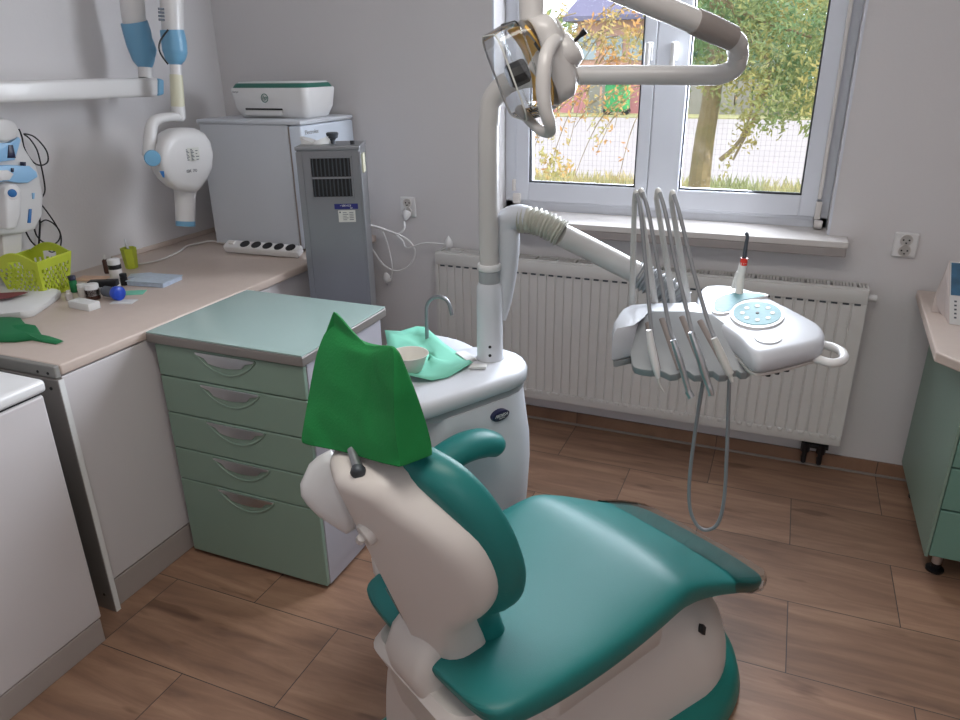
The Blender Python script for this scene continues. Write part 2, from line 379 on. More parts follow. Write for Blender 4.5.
# deep sill board reaching into the room
b = B(); slab(b, [(-1.215, 3.17, .955), (-1.215, 2.925, .955), (.235, 2.925, .955), (.235, WY, .955), (.166, WY, .955), (.166, 3.17, .955)], (0, 0, .024), bev=.003)
o = struct('trim_2', b, M['sill'])
b = B(); box(b, -1.213, .233, 2.927, 2.953, .921, .955, .004); box(b, .20, .233, 2.953, WY, .921, .955, .004)
struct('trim_3', b, M['sill_side'])

# ================================================================== OUTSIDE THE WINDOW
GZ = -.5
M['lawn'] = mat('autumn_lawn', 'a3a070', .95, var=.5, scale=3, bump=.5, bscale=20)
M['road'] = mat('pale_asphalt', 'a79f9d', .9, var=.06, scale=.6)
M['house'] = mat('house_plaster', 'd0a494', .85); M['roof'] = mat('slate_roof', '76738c', .8, var=.1, scale=1.2)
M['bark'] = mat('tree_bark', '8a7a5c', .9, var=.25, scale=12, bump=.6, bscale=40)
def leafmat(name, c1, c2, sc_):
    ma = mat(name, c1, .7); n = ma.node_tree
    mx = [x for x in n.nodes if x.type == 'MIX'][0]; mx.inputs[6].default_value = rgb(c1); mx.inputs[7].default_value = rgb(c2)
    no = [x for x in n.nodes if x.type == 'TEX_NOISE'][0]; no.inputs['Scale'].default_value = sc_
    cr = n.nodes.new('ShaderNodeMapRange'); cr.inputs[1].default_value = .4; cr.inputs[2].default_value = .6; n.links.new(no.outputs['Fac'], cr.inputs[0]); n.links.new(cr.outputs[0], mx.inputs[0])
    bs = n.nodes['Principled BSDF']; tr = n.nodes.new('ShaderNodeBsdfTranslucent'); ms = n.nodes.new('ShaderNodeMixShader'); ms.inputs[0].default_value = .45
    out = [x for x in n.nodes if x.type == 'OUTPUT_MATERIAL'][0]; n.links.new(mx.outputs[2], tr.inputs[0]); n.links.new(bs.outputs[0], ms.inputs[1]); n.links.new(tr.outputs[0], ms.inputs[2]); n.links.new(ms.outputs[0], out.inputs[0])
    return ma
M['leaf'] = leafmat('leaf_green_yellow', '6f8d5e', 'b3a765', 1.2); M['leafg'] = leafmat('leaf_grey_green', '71907a', '93a77c', 2); M['leafo'] = leafmat('leaf_orange', 'd0995f', 'bfb880', 3); M['hedge'] = leafmat('hedge_leaf', 'a0a576', 'c8b98a', .8)
b = B(); box(b, -40, 30, 3.6, 14.2, GZ-.2, GZ); struct('ground_lawn', b, M['lawn'])
b = B(); box(b, -60, 50, 14.2, 31, GZ-.2, GZ-.02); struct('ground_road', b, M['road'])
b = B(); box(b, -80, 70, 31, 90, GZ-.2, GZ+.02); struct('ground_verge', b, M['lawn'])
def tuft(bm, n, x0, x1, y0, y1, h, wd=.02):
    for i in range(n):
        x = random.uniform(x0, x1); y = random.uniform(y0, y1); a = random.uniform(0, 6.28); hh = h*random.uniform(.4, 1); lx, ly = random.uniform(-.5, .5)*hh, random.uniform(-.5, .5)*hh
        c, s = math.cos(a)*wd, math.sin(a)*wd
        bm.faces.new([bm.verts.new(p) for p in ((x-c, y-s, GZ), (x+c, y+s, GZ), (x+lx, y+ly, GZ+hh))])
b = B(); tuft(b, 9000, -6, 3.5, 7.5, 14.0, .28, .03); tag(obj('grass', b, M['hedge']), 'yellow green autumn grass along the near side of the road', 'grass', kind='stuff')
def leaves(bm, centre, rad, n, size, spread=1.0, squash=1.0, avoid=None):
    c = Vector(centre)
    for i in range(n):
        d = Vector((random.gauss(0, 1), random.gauss(0, 1), random.gauss(0, 1)*squash)).normalized()*rad*random.random()**.45*spread
        p = c+d; a = Vector((random.gauss(0, 1), random.gauss(0, 1), random.gauss(0, 1))).normalized(); e = a.orthogonal().normalized(); s = size*random.uniform(.6, 1.3)
        bm.faces.new([bm.verts.new(q) for q in (p-a*s, p+e*s*.4, p+a*s, p-e*s*.4)])
# near tree on the right of the view
tr = thing('tree', aty(700, 195, 9) * 1.0, 'tree with pale slim trunk and green yellow crown behind the right window pane', 'tree')
b = B(); base = aty(697, 205, 9); base.z = GZ
tube(b, [base, aty(703, 150, 9), aty(711, 100, 9.0), aty(716, 40, 9.0), aty(718, -60, 9.1)], [.14, .115, .10, .09, .06], 12, 4)
obj('trunk', b, M['bark'], tr)
b = B()
for px, py, r_, n in ((800, -10, 1.15, 3200), (830, 40, .8, 1700), (760, 10, .8, 1700), (800, 80, .42, 800), (770, 110, .28, 260), (700, 10, .7, 1300), (745, 60, .55, 750), (825, 100, .35, 420), (715, 45, .5, 650), (850, 90, .6, 500)): leaves(b, aty(px, py, 8.6+random.uniform(-.5, .7)), r_, n, .036)
for sx, sy2, ex, ey in ((770, 60, 745, 150), (800, 70, 780, 135), (742, 120, 722, 175), (745, 112, 752, 150), (820, 90, 812, 130), (690, 30, 684, 110)):
    for k in range(16): t = k/15; leaves(b, aty(sx+(ex-sx)*t, sy2+(ey-sy2)*t, 8.5), .06, 3, .036)
obj('foliage', b, M['leaf'], tr)
b = B()
for p in (((718, -20), (745, 30), (775, 70)), ((718, 0), (760, 20), (820, 40)), ((770, 65), (760, 105), (733, 160)), ((716, 60), (705, 30), (690, 10)), ((720, 160), (740, 140), (755, 100))): tube(b, [aty(*q, 8.7) for q in p], [.03, .012], 6, 4)
obj('branch', b, M['bark'], tr)
# thin twigs with few leaves seen through the left pane
t2 = thing('sapling', (-1.6, 7.0, GZ), 'thin arching twigs with sparse orange leaves behind the left window pane', 'shrub')
b = B(); lf = B()
for k in range(34):
    x0 = random.uniform(560, 650); y0 = random.uniform(-10, 110); P = [aty(x0, y0, 7.0)]; dx, dy = random.uniform(-14, -4), random.uniform(3, 16)
    for j in range(6):
        x0 += dx; y0 += dy*(.4+.25*j); P.append(aty(x0, y0, 7.0+random.uniform(-.1, .1)))
        if random.random() < .8 and y0 < 170: leaves(lf, P[-1], .09, 5, .028)
    P = [p for p in P if p.z > GZ+.1]
    if len(P) > 2: tube(b, P, [.006, .0025], 5, 3)
tube(b, [(-1.3, 7.1, GZ), (-1.2, 7.1, .8), (-.95, 7.1, 2.0), (-.9, 7, 3)], [.04, .02], 8, 4)
for k in range(30): leaves(lf, aty(random.uniform(600, 648), random.uniform(5, 60), 7), .08, 10, .03)
for k in range(14): leaves(lf, aty(random.uniform(540, 570), random.uniform(155, 178), 7), .12, 12, .03)
obj('twig', b, M['bark'], t2); obj('leaf', lf, M['leafo'], t2)
# wire fence of the yard
wf = thing('wire_fence', (-4, 10.2, GZ), 'fine wire mesh fence crossing the yard in front of the road', 'fence')
b = B()
for k in range(150): x = -5+k*.06; box(b, x-.0009, x+.0009, 10.2, 10.203, GZ, .95)
for k in range(22): z = GZ+.05+k*.065; box(b, -5, 4, 10.2, 10.203, z-.0007, z+.0007)
obj('mesh_panel', b, M['jointgrey'], wf)
# house across the road
hs = thing('house', (-8, 46, GZ), 'salmon coloured house with purple grey pitched roof across the road', 'house')
p0 = aty(566, 22, 46); p1 = aty(700, 22, 46); ez = p0.z
obj('wall', box(B(), p0.x+.7, p0.x+11, 46, 54, GZ, ez+.1), M['house'], hs)
b = B(); x0, x1 = p0.x, p0.x+11.6; rx = 2.4
loft(b, [[(x0, 45.3, ez), (x1, 45.3, ez), (x1, 54.7, ez), (x0, 54.7, ez)], [(x0, 45.3, ez+.25), (x1, 45.3, ez+.25), (x1, 54.7, ez+.25), (x0, 54.7, ez+.25)], [(x0+rx, 49.8, ez+4.3), (x1-rx, 49.8, ez+4.3), (x1-rx, 50.2, ez+4.3), (x0+rx, 50.2, ez+4.3)]])
obj('roof', b, M['roof'], hs)
M['housewin'] = mat('house_window', 'a3b0b8', .2); M['redp'] = mat('faded_red_paint', 'bd8084', .7); M['greenp'] = mat('green_paint', '3f9a5a', .7); M['fencewood'] = mat('grey_wood_fence', '8d8a80', .9, var=.2, scale=2)
for k in range(4):
    a = aty(578+k*26, 40, 45.9); b = B(); box(b, a.x, a.x+1.1, 45.9, 46.05, a.z-1.1, a.z+.2, .02); f = obj('window', b, M['housewin'], hs)
# fence and hut beyond the road
ff = thing('garden_fence', (-6, 33, GZ), 'red and grey garden fence along the far side of the road', 'fence')
zt = aty(600, 92, 33).z
for k in range(34):
    x = -16+k*.62; b = B(); box(b, x, x+.52, 33, 33.06, GZ, GZ+1.35, .01); obj('fence_board', b, M['redp'] if 4 < k < 12 or k in (15, 16) else M['fencewood'], ff)
b = B(); box(b, -16, 5.2, 33.06, 33.1, GZ+1.1, GZ+1.2); box(b, -16, 5.2, 33.06, 33.1, GZ+.3, GZ+.4); obj('fence_rail', b, M['fencewood'], ff)
q = aty(617, 96, 32); b = B(); box(b, q.x-.5, q.x+.5, 31.8, 32.4, GZ+.15, q.z+.5, .12); c_ = obj('lid', box(B(), q.x-.55, q.x+.55, 31.75, 32.45, q.z+.46, q.z+.58, .04), M['greenp'])
bin_ = thing('garbage_bin', (q.x, 32.1, GZ), 'green wheeled bin standing before the garden fence across the road', 'bin'); obj('body', b, M['greenp'], bin_); c_.parent = bin_; c_.matrix_parent_inverse = bin_.matrix_world.inverted()
b = B(); cyl(b, (q.x-.4, 31.9, GZ+.17), (q.x-.4, 32.3, GZ+.17), .15); cyl(b, (q.x+.4, 31.9, GZ+.17), (q.x+.4, 32.3, GZ+.17), .15); obj('wheel', b, M['black'], bin_)
for nm, px, py, y, r_, n, mm_ in (('dense_tree', 735, 45, 39.2, 4.2, 2400, 'leafg'), ('dense_tree', 545, 62, 66, 3.6, 900, 'leaf'), ('dense_tree', 870, 60, 50, 5.0, 1600, 'leaf')):
    c = aty(px, py, y); c.z = max(c.z, GZ+r_*.75)
    t = thing(nm, (c.x, c.y, GZ), {735: 'broad grey green tree across the road behind the right pane', 545: 'pale green tree far off left of the salmon house', 870: 'yellow green tree across the road at the right edge of the window'}[px], 'tree', 'trees beyond the road')
    b = B(); leaves(b, c, r_, n, .42, squash=.8); obj('foliage', b, M[mm_], t); b = B(); tube(b, [(c.x, c.y, GZ), (c.x+.1, c.y, c.z)], [.3, .15], 8); obj('trunk', b, M['bark'], t)
b = B()
for k in range(40): leaves(b, (-1+k*.6, 32.2, GZ+.6), .75, 60, .13)
tag(obj('hedge', b, M['hedge']), 'yellow green hedge running along the far side of the road', 'hedge')

# ================================================================== RADIATOR
rad = thing('radiator', (-.56, 2.99, 0), 'wide white ribbed panel radiator under the window', 'radiator')
RX0, RX1, RZ0, RZ1, RY = -1.45, .335, .146, .802, 2.94
b = B(); N_ = 44; pit = (RX1-RX0-.03)/N_; prof = []
prof.append((RX0, RY+.012)); prof.append((RX0, RY))
for k in range(N_):
    x = RX0+.015+k*pit
    prof += [(x+pit*.0, RY), (x+pit*.06, RY+.006), (x+pit*.16, RY+.006), (x+pit*.22, RY)]
prof += [(RX1, RY), (RX1, RY+.012)]
vs = []
for z in (RZ0+.045, RZ1-.055): vs.append([b.verts.new((x, y, z)) for x, y in prof])
for i in range(len(prof)-1): b.faces.new((vs[0][i], vs[0][i+1], vs[1][i+1], vs[1][i]))
box(b, RX0, RX1, RY-.001, RY+.014, RZ1-.056, RZ1-.002, .004); box(b, RX0, RX1, RY-.001, RY+.014, RZ0, RZ0+.046, .004)
obj('panel', b, M['radiator'], rad, smooth=25)
b = B()
for k in range(N_): x = RX0+.015+k*pit; box(b, x+pit*.30, x+pit*.85, RY-.0025, RY, RZ1-.061, RZ1-.054)
obj('slot', b, M['darksteel'], rad)
b = B()
for k in range(N_): x = RX0+.015+(k+.62)*pit; box(b, x-.011, x+.011, RY-.006, RY+.002, RZ0+.030, RZ0+.048, .005)
obj('boss', b, M['radiator'], rad)
b = B(); box(b, RX0+.003, RX0+.007, RY+.01, RY+.088, RZ0, RZ1); box(b, RX1-.007, RX1-.003, RY+.01, RY+.088, RZ0, RZ1); box(b, RX0, RX1, RY+.078, RY+.088, RZ0+.02, RZ1-.03)
obj('side_panel', b, M['radiator'], rad)
b = B(); box(b, RX0, RX1, RY+.008, RY+.014, RZ1-.004, RZ1+.006); box(b, RX0, RX1, RY+.078, RY+.084, RZ1-.004, RZ1+.006)
k = 0; x = RX0+.01
while x < RX1-.01:
    wdt = .012 if k % 7 == 0 else .0085; box(b, x, x+wdt, RY+.014, RY+.078, RZ1-.004, RZ1+.005); x += .0115+(.01 if k % 7 == 0 else 0); k += 1
obj('top_grille', b, M['radiator'], rad)
b = B()
for x in (.215, .275): cyl(b, (x, RY+.04, .035), (x, RY+.04, RZ0+.02), .010); cyl(b, (x, RY+.04, .085), (x, RY+.04, .125), .018, 8); cyl(b, (x, RY+.04, .036), (x, WY-.012, .036), .010)
cyl(b, (.20, RY+.04, .115), (.30, RY+.04, .115), .012)
obj('valve', b, M['black'], rad)
b = B(); cyl(b, (RX1, RY+.045, .762), (RX1+.032, RY+.045, .762), .013); obj('vent_cap', b, M['white'], rad)

# ================================================================== SOCKETS AND CABLES
def socket(cx, cz, lab, tilt=0):
    s = thing('wall_socket', (cx, WY, cz), lab, 'socket', 'double wall sockets')
    b = B(); box(b, cx-.04, cx+.04, WY-.014, WY, cz-.046, cz+.046, .006); obj('cover_plate', b, M['white'], s)
    for dz in (.019, -.020):
        b = B(); lathe(b, [(.0215, 0), (.0205, .004), (.018, .004), (.018, -.004), (0, -.004)], (cx, WY-.014, cz+dz), (0, -1, 0), 24); obj('outlet', b, M['offwhite'], s, True)
        b = B()
        for dx in (-.0095, .0095): cyl(b, (cx+dx, WY-.0145, cz+dz), (cx+dx, WY-.0105, cz+dz), .0032, 8)
        cyl(b, (cx, WY-.022, cz+dz-.010), (cx, WY-.0105, cz+dz-.010), .0025, 8); obj('contact_hole', b, M['black'], s)
    return s
socket(.430, .962, 'white double wall socket with nothing plugged in, right of the window')
socket(-1.622, .985, 'white double wall socket with a plug in its lower outlet, beside the steel tower')
def plug(p, d, lab):
    d = Vector(d).normalized(); b = B(); lathe(b, [(.018, 0), (.020, .006), (.019, .02), (.011, .034), (.006, .042)], p, d, 16); o = tag(obj('power_plug', b, M['white'], None, True), lab, 'plug', 'white power plugs')
    b = B()
    n_ = d.orthogonal().normalized()
    for s_ in (-1, 1): cyl(b, Vector(p)+n_*s_*.0095+d*.001, Vector(p)+n_*s_*.0095-d*.018, .0024, 8)
    pr_ = obj('prong', b, M['chrome'], o); return o
plug((-1.622, WY-.020, .965), (0, -.6, -1), 'white plug pushed into the lower outlet beside the steel tower')
plug((RX0+.055, 2.975, .827), (0, -.02, 1), 'white plug standing loose on the left end of the radiator')
q = aty(388, 281, 2.98); plug(q, (-.2, -.1, 1), 'white plug dangling against the wall below the worktop end')
def cable(name, pts, r, ma, lab, sm=6, cat='cable', group=None):
    b = B(); tube(b, pts, r, 8, sm); return tag(obj(name, b, M[ma], None, True), lab, cat, group)
cable('power_cable', [(-1.622, WY-.055, .925), aty(404, 229, 2.97), aty(397, 234, 2.96), aty(384, 229, 2.93), aty(374, 226, 2.88), aty(368, 225, 2.84)], .0045, 'white', 'white cable from the wall plug to the worktop end', group='white cables by the worktop end')
cable('power_cable', [aty(372, 226, 2.9), aty(392, 232, 2.94), aty(408, 240, 2.96), aty(415, 252, 2.97), aty(409, 266, 2.97), aty(396, 271, 2.97), aty(384, 265, 2.96), aty(374, 252, 2.93), aty(371, 247, 2.88)], .0045, 'white', 'white cable looped in a circle below the wall socket', group='white cables by the worktop end')
cable('power_cable', [(RX0+.055, 2.975, .875), aty(446, 244, 2.96), aty(425, 243, 2.96), aty(407, 248, 2.97), aty(402, 240, 2.97), aty(392, 232, 2.95)], .004, 'white', 'white cable reaching from the worktop end to the radiator top', group='white cables by the worktop end')
cable('power_cable', [aty(391, 278, 2.97), aty(392, 266, 2.97), aty(388, 246, 2.97), aty(383, 232, 2.95)], .004, 'white', 'white cable hanging straight down to the dangling plug', group='white cables by the worktop end')

# ================================================================== LEFT WORKTOP AND CABINETS
CT = .84
b = B(); t = bmesh.new()
box(b, WX, -1.80, 1.275, WY-.012, CT-.032, CT, .006, 3)
wt = tag(obj('worktop', b, M['laminate'], None, True), 'long beige laminate worktop running along the left wall to the window wall', 'worktop')
b = B(); box(b, WX, -1.802, 1.257, 1.2745, CT-.036, CT+.0005, .004); e_ = obj('end_strip', b, M['greyboard'], wt, label='grey metal end strip')
b = B()
for x in (-1.83, -1.87): cyl(b, (x, 1.2575, CT-.022), (x, 1.255, CT-.022), .004, 10)
obj('screw', b, M['dark'], e_)
b = B(); slab(b, [(WX, WY-.012, CT+.0005), (WX, 2.2, CT+.0005), (WX+.012, 2.2, CT+.0005), (WX+.012, WY-.012, CT+.0005)], (0, 0, .02), bev=.002); obj('wall_strip', b, M['laminate'], wt)
bc = thing('base_cabinet', (-2.2, 1.7, 0), 'white base cabinet under the beige worktop, left of the mint drawers', 'cabinet')
b = B(); box(b, -2.60, -1.826, 1.273, 2.98, .09, CT-.033); obj('body', b, M['cabwhite'], bc)
b = B(); box(b, -1.826, -1.804, 1.275, 2.20, .105, CT-.036, .002); obj('door', b, M['cabwhite'], bc)
b = B(); box(b, -2.60, -1.842, 1.275, 2.98, .0, .09); box(b, -1.842, -1.806, 1.272, 2.98, .0, .098, .003); obj('plinth', b, M['plinth'], bc)
b = B(); box(b, -2.60, -1.793, 1.252, 1.272, .0, CT-.037, .002); sp = obj('side_panel', b, M['alu'], bc, label='grey brown end panel with pale edge')
b = B(); box(b, -1.793, -1.790, 1.254, 1.270, .0, CT-.037); obj('edge_band', b, M['paper'], sp)
b = B()
for z in (.775, .06): cyl(b, (-1.825, 1.2525, z), (-1.825, 1.250, z), .005, 10)
obj('screw', b, M['dark'], sp)
# white appliance at the lower left
wa = thing('storage_chest', (-2.1, .5, 0), 'plain white floor chest with raised recessed white lid, at the lower left corner', 'chest')
b = B(); box(b, -2.5, -1.72, -.3, 1.155, .085, .815, .006); obj('body', b, M['cabwhite'], wa)
b = B(); box(b, -2.48, -1.745, -.28, 1.13, 0, .085); box(b, -1.745, -1.722, -.28, 1.15, 0, .082, .003); obj('plinth', b, M['plinth'], wa)
b = B(); box(b, -2.5, -1.712, -.3, 1.165, .822, .858, .012, 3)
lid = obj('lid', b, M['white'], wa, True)
b = B(); pts = rrect(-2.11, .44, .68, 1.32, .05)
R0 = [(x, y, .8585) for x, y in pts]; sc2 = lambda k, z: [(-2.11+(x+2.11)*k, .44+(y-.44)*k, z) for x, y in pts]
loft(b, [R0, sc2(.985, .862), sc2(.96, .862), sc2(.93, .8592)]); obj('rim', b, M['white'], lid, True)
b = B(); box(b, -2.49, -1.726, -.29, 1.15, .815, .822); obj('gap', b, M['dark'], lid)

# mint drawer cabinet
dc = thing('drawer_cabinet', (-1.5, 1.83, 0), 'wheeled cabinet with five mint green drawers and glass top, below the beige worktop', 'cabinet')
DX0, DX1, DY0, DY1 = -1.778, -1.216, 1.585, 2.03
b = B(); box(b, DX0, DX1, DY0+.017, DY1, .052, .80, .002); box(b, DX0, DX0+.018, DY0+.017, DY1, .018, .06); box(b, DX1-.018, DX1, DY0+.017, DY1, .018, .06); obj('body', b, M['cabside'], dc)
b = B(); box(b, DX0-.016, DX1+.008, DY0-.012, DY1+.03, .803, .833, .004)
tp = obj('top', b, M['alu'], dc); b = B(); box(b, DX0-.014, DX1+.006, DY0-.010, DY1+.028, .8332, .838, .001); obj('glass_plate', b, M['mintglass'], tp)
zs = [(.692, .797), (.562, .688), (.432, .558), (.312, .428), (.018, .308)]
for i, (z0, z1) in enumerate(zs):
    b = B(); box(b, DX0+.002, DX1-.002, DY0, DY0+.017, z0, z1, .003); d = obj('drawer', b, M['mint'], dc)
    cx = (DX0+DX1)/2-.005; zt = z1-.006; wv = .115; dp = .062
    b = B(); arc = [(cx-wv+2*wv*k/20, zt-dp*math.sin(math.pi*k/20)**.75) for k in range(21)]
    tube(b, [(x, DY0-.0005, z) for x, z in arc], .0035, 8)
    obj('handle_rim', b, M['mint'], d, True)
    b = B(); pp = [(cx-wv+.004, zt)] + [(cx-wv+.006+2*(wv-.006)*k/14, zt-.006-.020*math.sin(math.pi*k/14)-(.012 if 2 < k < 12 else 0)) for k in range(15)] + [(cx+wv-.004, zt)]
    slab(b, [(x, DY0-.001, z) for x, z in pp], (0, -.004, 0), bev=.001); obj('handle', b, M['chrome'], d)
    b = B(); pp = [(cx-wv*.78+2*wv*.78*k/14, zt-.034-.022*math.sin(math.pi*k/14)) for k in range(15)] + [(cx+wv*.78, zt-.032), (cx-wv*.78, zt-.032)]
    slab(b, [(x, DY0-.0006, z) for x, z in pp], (0, -.001, 0)); obj('handle_recess', b, M['mint'], d)
for x in (DX0+.05, DX1-.05):
    for y in (DY0+.07, DY1-.05):
        b = B(); lathe(b, [(.012, -.009), (.024, -.009), (.026, 0), (.024, .009), (.012, .009)], (x, y, .026), (1, 0, 0), 16); box(b, x-.014, x+.014, y-.012, y+.012, .035, .056); obj('castor', b, M['black'], dc)

# ================================================================== FRIDGE, PRINTER, STEEL TOWER, POWER STRIP
fr = thing('refrigerator', (-2.15, 2.8, CT), 'small white table refrigerator on the worktop corner, door facing right', 'refrigerator')
b = B(); box(b, -2.42, -1.955, 2.62, 3.02, CT+.001, 1.375, .006); obj('body', b, M['fridge'], fr)
b = B(); box(b, -1.945, -1.882, 2.615, 3.02, CT+.012, 1.372, .010, 3); d = obj('door', b, M['fridgedoor'], fr, True)
b = B(); box(b, -1.956, -1.944, 2.625, 3.01, CT+.015, 1.365); obj('door_seal', b, M['trimgrey'], d)
b = B(); box(b, -2.425, -1.880, 2.612, 3.022, 1.374, 1.392, .006, 3); obj('top', b, M['fridge'], fr, True)
text('lettering', 'Electrolux', .024, (-1.8812, 2.69, 1.343), (0, 1, 0), (0, 0, 1), M['holder'], d)
# printer
pr0 = thing('printer', (-2.15, 2.82, 1.392), 'white inkjet printer with teal rim and lid, on top of the refrigerator', 'printer')
PX0, PX1, PY0, PY1, PZ = -2.305, -1.90, 2.70, 2.94, 1.392
def prt(x0, x1, y0, y1, z, ins, r=.03): return [(x, y, z) for x, y in rrect((x0+x1)/2, (y0+y1)/2, (x1-x0)-2*ins, (y1-y0)-2*ins, r)]
b = B(); loft(b, [prt(PX0, PX1, PY0, PY1, PZ, .034), prt(PX0, PX1, PY0, PY1, PZ+.006, .026), prt(PX0, PX1, PY0, PY1, PZ+.045, .010), prt(PX0, PX1, PY0, PY1, PZ+.118, .001), prt(PX0, PX1, PY0, PY1, PZ+.124, .004)])
pb = obj('body', b, M['white'], pr0, True)
b = B(); loft(b, [prt(PX0, PX1, PY0, PY1, PZ+.1215, .006), prt(PX0, PX1, PY0, PY1, PZ+.139, .016), prt(PX0, PX1, PY0, PY1, PZ+.142, .020)]); obj('lid', b, M['printgreen'], pr0, True)
b = B(); loft(b, [prt(PX0+.02, PX1-.02, PY0+.02, PY1-.01, PZ+.142, .004), prt(PX0+.02, PX1-.02, PY0+.02, PY1-.01, PZ+.147, .008)]); obj('scanner_cover', b, M['white'], pr0, True)
b = B(); box(b, PX0+.075, PX1-.135, PY0-.0015+.013, PY0+.02, PZ+.034, PZ+.042); obj('paper_slot', b, M['dark'], pb)
b = B(); box(b, PX0+.075, PX1-.135, PY0+.005, PY0+.02, PZ+.012, PZ+.032, .003); obj('paper_tray', b, M['white'], pb)
b = B(); lx, lz = PX0+.190, PZ+.083; ly = PY0+.003
tube(b, [(lx+.017*math.cos(2*math.pi*k/24), ly, lz+.017*math.sin(2*math.pi*k/24)) for k in range(24)], .0016, 6, closed=True); obj('logo_ring', b, M['printgreen'], pb)
text('lettering', 'hp', .024, (lx, ly-.001, lz+.002), (1, 0, 0), (0, 0, 1), M['printgreen'], pb, shear=.3)
text('lettering', 'DeskJet', .010, (PX0+.040, ly-.0005, PZ+.108), (1, 0, 0), (0, 0, 1), M['inkgrey'], pb)
# power strip
th = math.radians(2.5); ps = thing('power_strip', (-2.08, 2.49, CT), 'white power strip with a row of dark outlets, lying in front of the refrigerator', 'power strip')
mt = Matrix.Translation((-2.065, 2.515, CT+.012)) @ Matrix.Rotation(th, 4, 'Z') @ Matrix.Rotation(math.radians(24), 4, 'X')
b = B(); box(b, -.19, .19, -.026, .026, 0, .036, .008, 3, mtx=mt); obj('body', b, M['white'], ps, True)
for k in range(5):
    b = B(); lathe(b, [(.022, .0365), (.022, .0385), (.0185, .0385), (.0185, .0375), (0, .0375)], (0, 0, 0), (0, 0, 1), 20); bmesh.ops.transform(b, matrix=mt @ Matrix.Translation((-.085+k*.058, 0, 0)), verts=b.verts); obj('outlet', b, M['black'], ps)
b = B(); box(b, -.165, -.14, -.010, .010, .034, .042, .003, mtx=mt); obj('switch', b, M['offwhite'], ps)
cable('extension_cable', [atz(233, 246, CT+.01), atz(222, 243, CT+.006), atz(212, 241, CT+.005), atz(200, 243, CT+.005), atz(187, 246, CT+.005), atz(178, 252, CT+.005), atz(160, 260, CT+.005), atz(140, 264, CT+.005), atz(128, 263, CT+.005)], .0045, 'offwhite', 'beige cable lying on the worktop along the left wall')
# steel tower
st = thing('steel_cooler', (-1.62, 2.45, 0), 'tall narrow stainless steel tower with black grille, beside the refrigerator', 'cooler')
ms = Matrix.Translation((-1.712, 2.335, 0)) @ Matrix.Rotation(math.radians(24), 4, 'Z'); W_, D_, H_ = .235, .20, 1.322
b = B(); box(b, 0, W_, 0, D_, .02, H_-.012, .004, mtx=ms); sb = obj('body', b, M['steel'], st)
b = B(); box(b, -.004, W_+.003, -.008, D_, H_-.014, H_, .003, mtx=ms); obj('top_plate', b, M['steel'], st)
b = B(); box(b, W_-.006, W_+.004, -.004, .012, .02, H_-.02, .002, mtx=ms); box(b, -.002, .020, -.004, .0, .02, H_-.02, .001, mtx=ms); obj('corner_trim', b, M['steel'], sb)
gx0, gx1, gz0, gz1 = .045, .205, 1.13, 1.285
b = B()
for a in ((gx0, gx1, gz0, gz0+.006), (gx0, gx1, gz1-.006, gz1), (gx0, gx0+.006, gz0, gz1), (gx1-.006, gx1, gz0, gz1), (gx0, gx1, (gz0+gz1)/2-.004, (gz0+gz1)/2+.003)): box(b, a[0], a[1], -.009, 0, a[2], a[3], mtx=ms)
gf = obj('grille_frame', b, M['steel'], st)
obj('grille_back', box(B(), gx0, gx1, -.0015, .001, gz0, gz1, mtx=ms), M['dark'], gf)
b = B()
for k in range(10): x = gx0+.013+k*.0148; box(b, x-.002, x+.002, -.007, -.001, gz0+.005, gz1-.005, mtx=ms)
obj('grille_bars', b, M['darksteel'], gf)
b = B(); box(b, .125, .215, -.003, 0, 1.088, 1.108, mtx=ms); nl = obj('label', b, M['navylabel'], sb, label='dark blue label with white writing')
def mp(x, y, z): return ms @ Vector((x, y, z))
text('lettering', '\u2022 SERVICE', .010, mp(.168, -.0035, 1.101), ms.to_3x3() @ Vector((1, 0, 0)), (0, 0, 1), M['paper'], nl)
text('lettering', 'tel.', .009, mp(.19, -.0035, 1.0925), ms.to_3x3() @ Vector((1, 0, 0)), (0, 0, 1), M['paper'], nl)
b = B(); box(b, .138, .203, -.003, 0, 1.038, 1.083, mtx=ms); nl = obj('rating_label', b, M['label'], sb, label='white label with small grey print')
b = B()
for k in range(5):
    box(b, .155, .170+.006*(k % 2), -.0036, -.003, 1.046+k*.007, 1.048+k*.007, mtx=ms); box(b, .180, .196, -.0036, -.003, 1.046+k*.007, 1.0485+k*.007, mtx=ms)
box(b, .142, .148, -.0036, -.003, 1.073, 1.079, mtx=ms); obj('print_lines', b, M['inkgrey'], nl)
# tap nozzle and rags on the tower's top
b = B(); cyl(b, mp(.125, .09, H_), mp(.125, .09, H_+.02), .008); lathe(b, [(.010, 0), (.012, .006), (.020, .010), (.024, .026), (.020, .030), (0, .030)], mp(.125, .09, H_+.012), (0, 0, 1), 16); obj('fitting', b, M['darksteel'], st)
b = B(); cyl(b, mp(.205, .05, H_), mp(.205, .05, H_+.014), .009); obj('cap', b, M['black'], st)
b = B(); loft(b, [[mp(.06+.05*math.cos(a)+.008*math.sin(3*a+j), .08+.028*math.sin(a), H_+z*(1+.5*math.sin(2*a+j))) for a in [2*math.pi*k/14 for k in range(14)]] for j, z in enumerate((.001, .012, .02))]); tag(obj('cloth_scrap', b, M['paper'], None, True), 'crumpled white cloth scrap on top of the steel tower', 'cloth')
b = B(); q = mp(.225, .06, 1.24); box(b, .238, .246, .02, .075, 1.22, 1.29, .002, mtx=ms); obj('side_block', b, M['xcream'], st)

# ================================================================== X-RAY UNIT
xr = thing('xray_unit', (WX, 2.0, 1.3), 'white and blue wall mounted dental x-ray unit with folding arm, left of the refrigerator', 'x-ray unit')
XR = -2.40
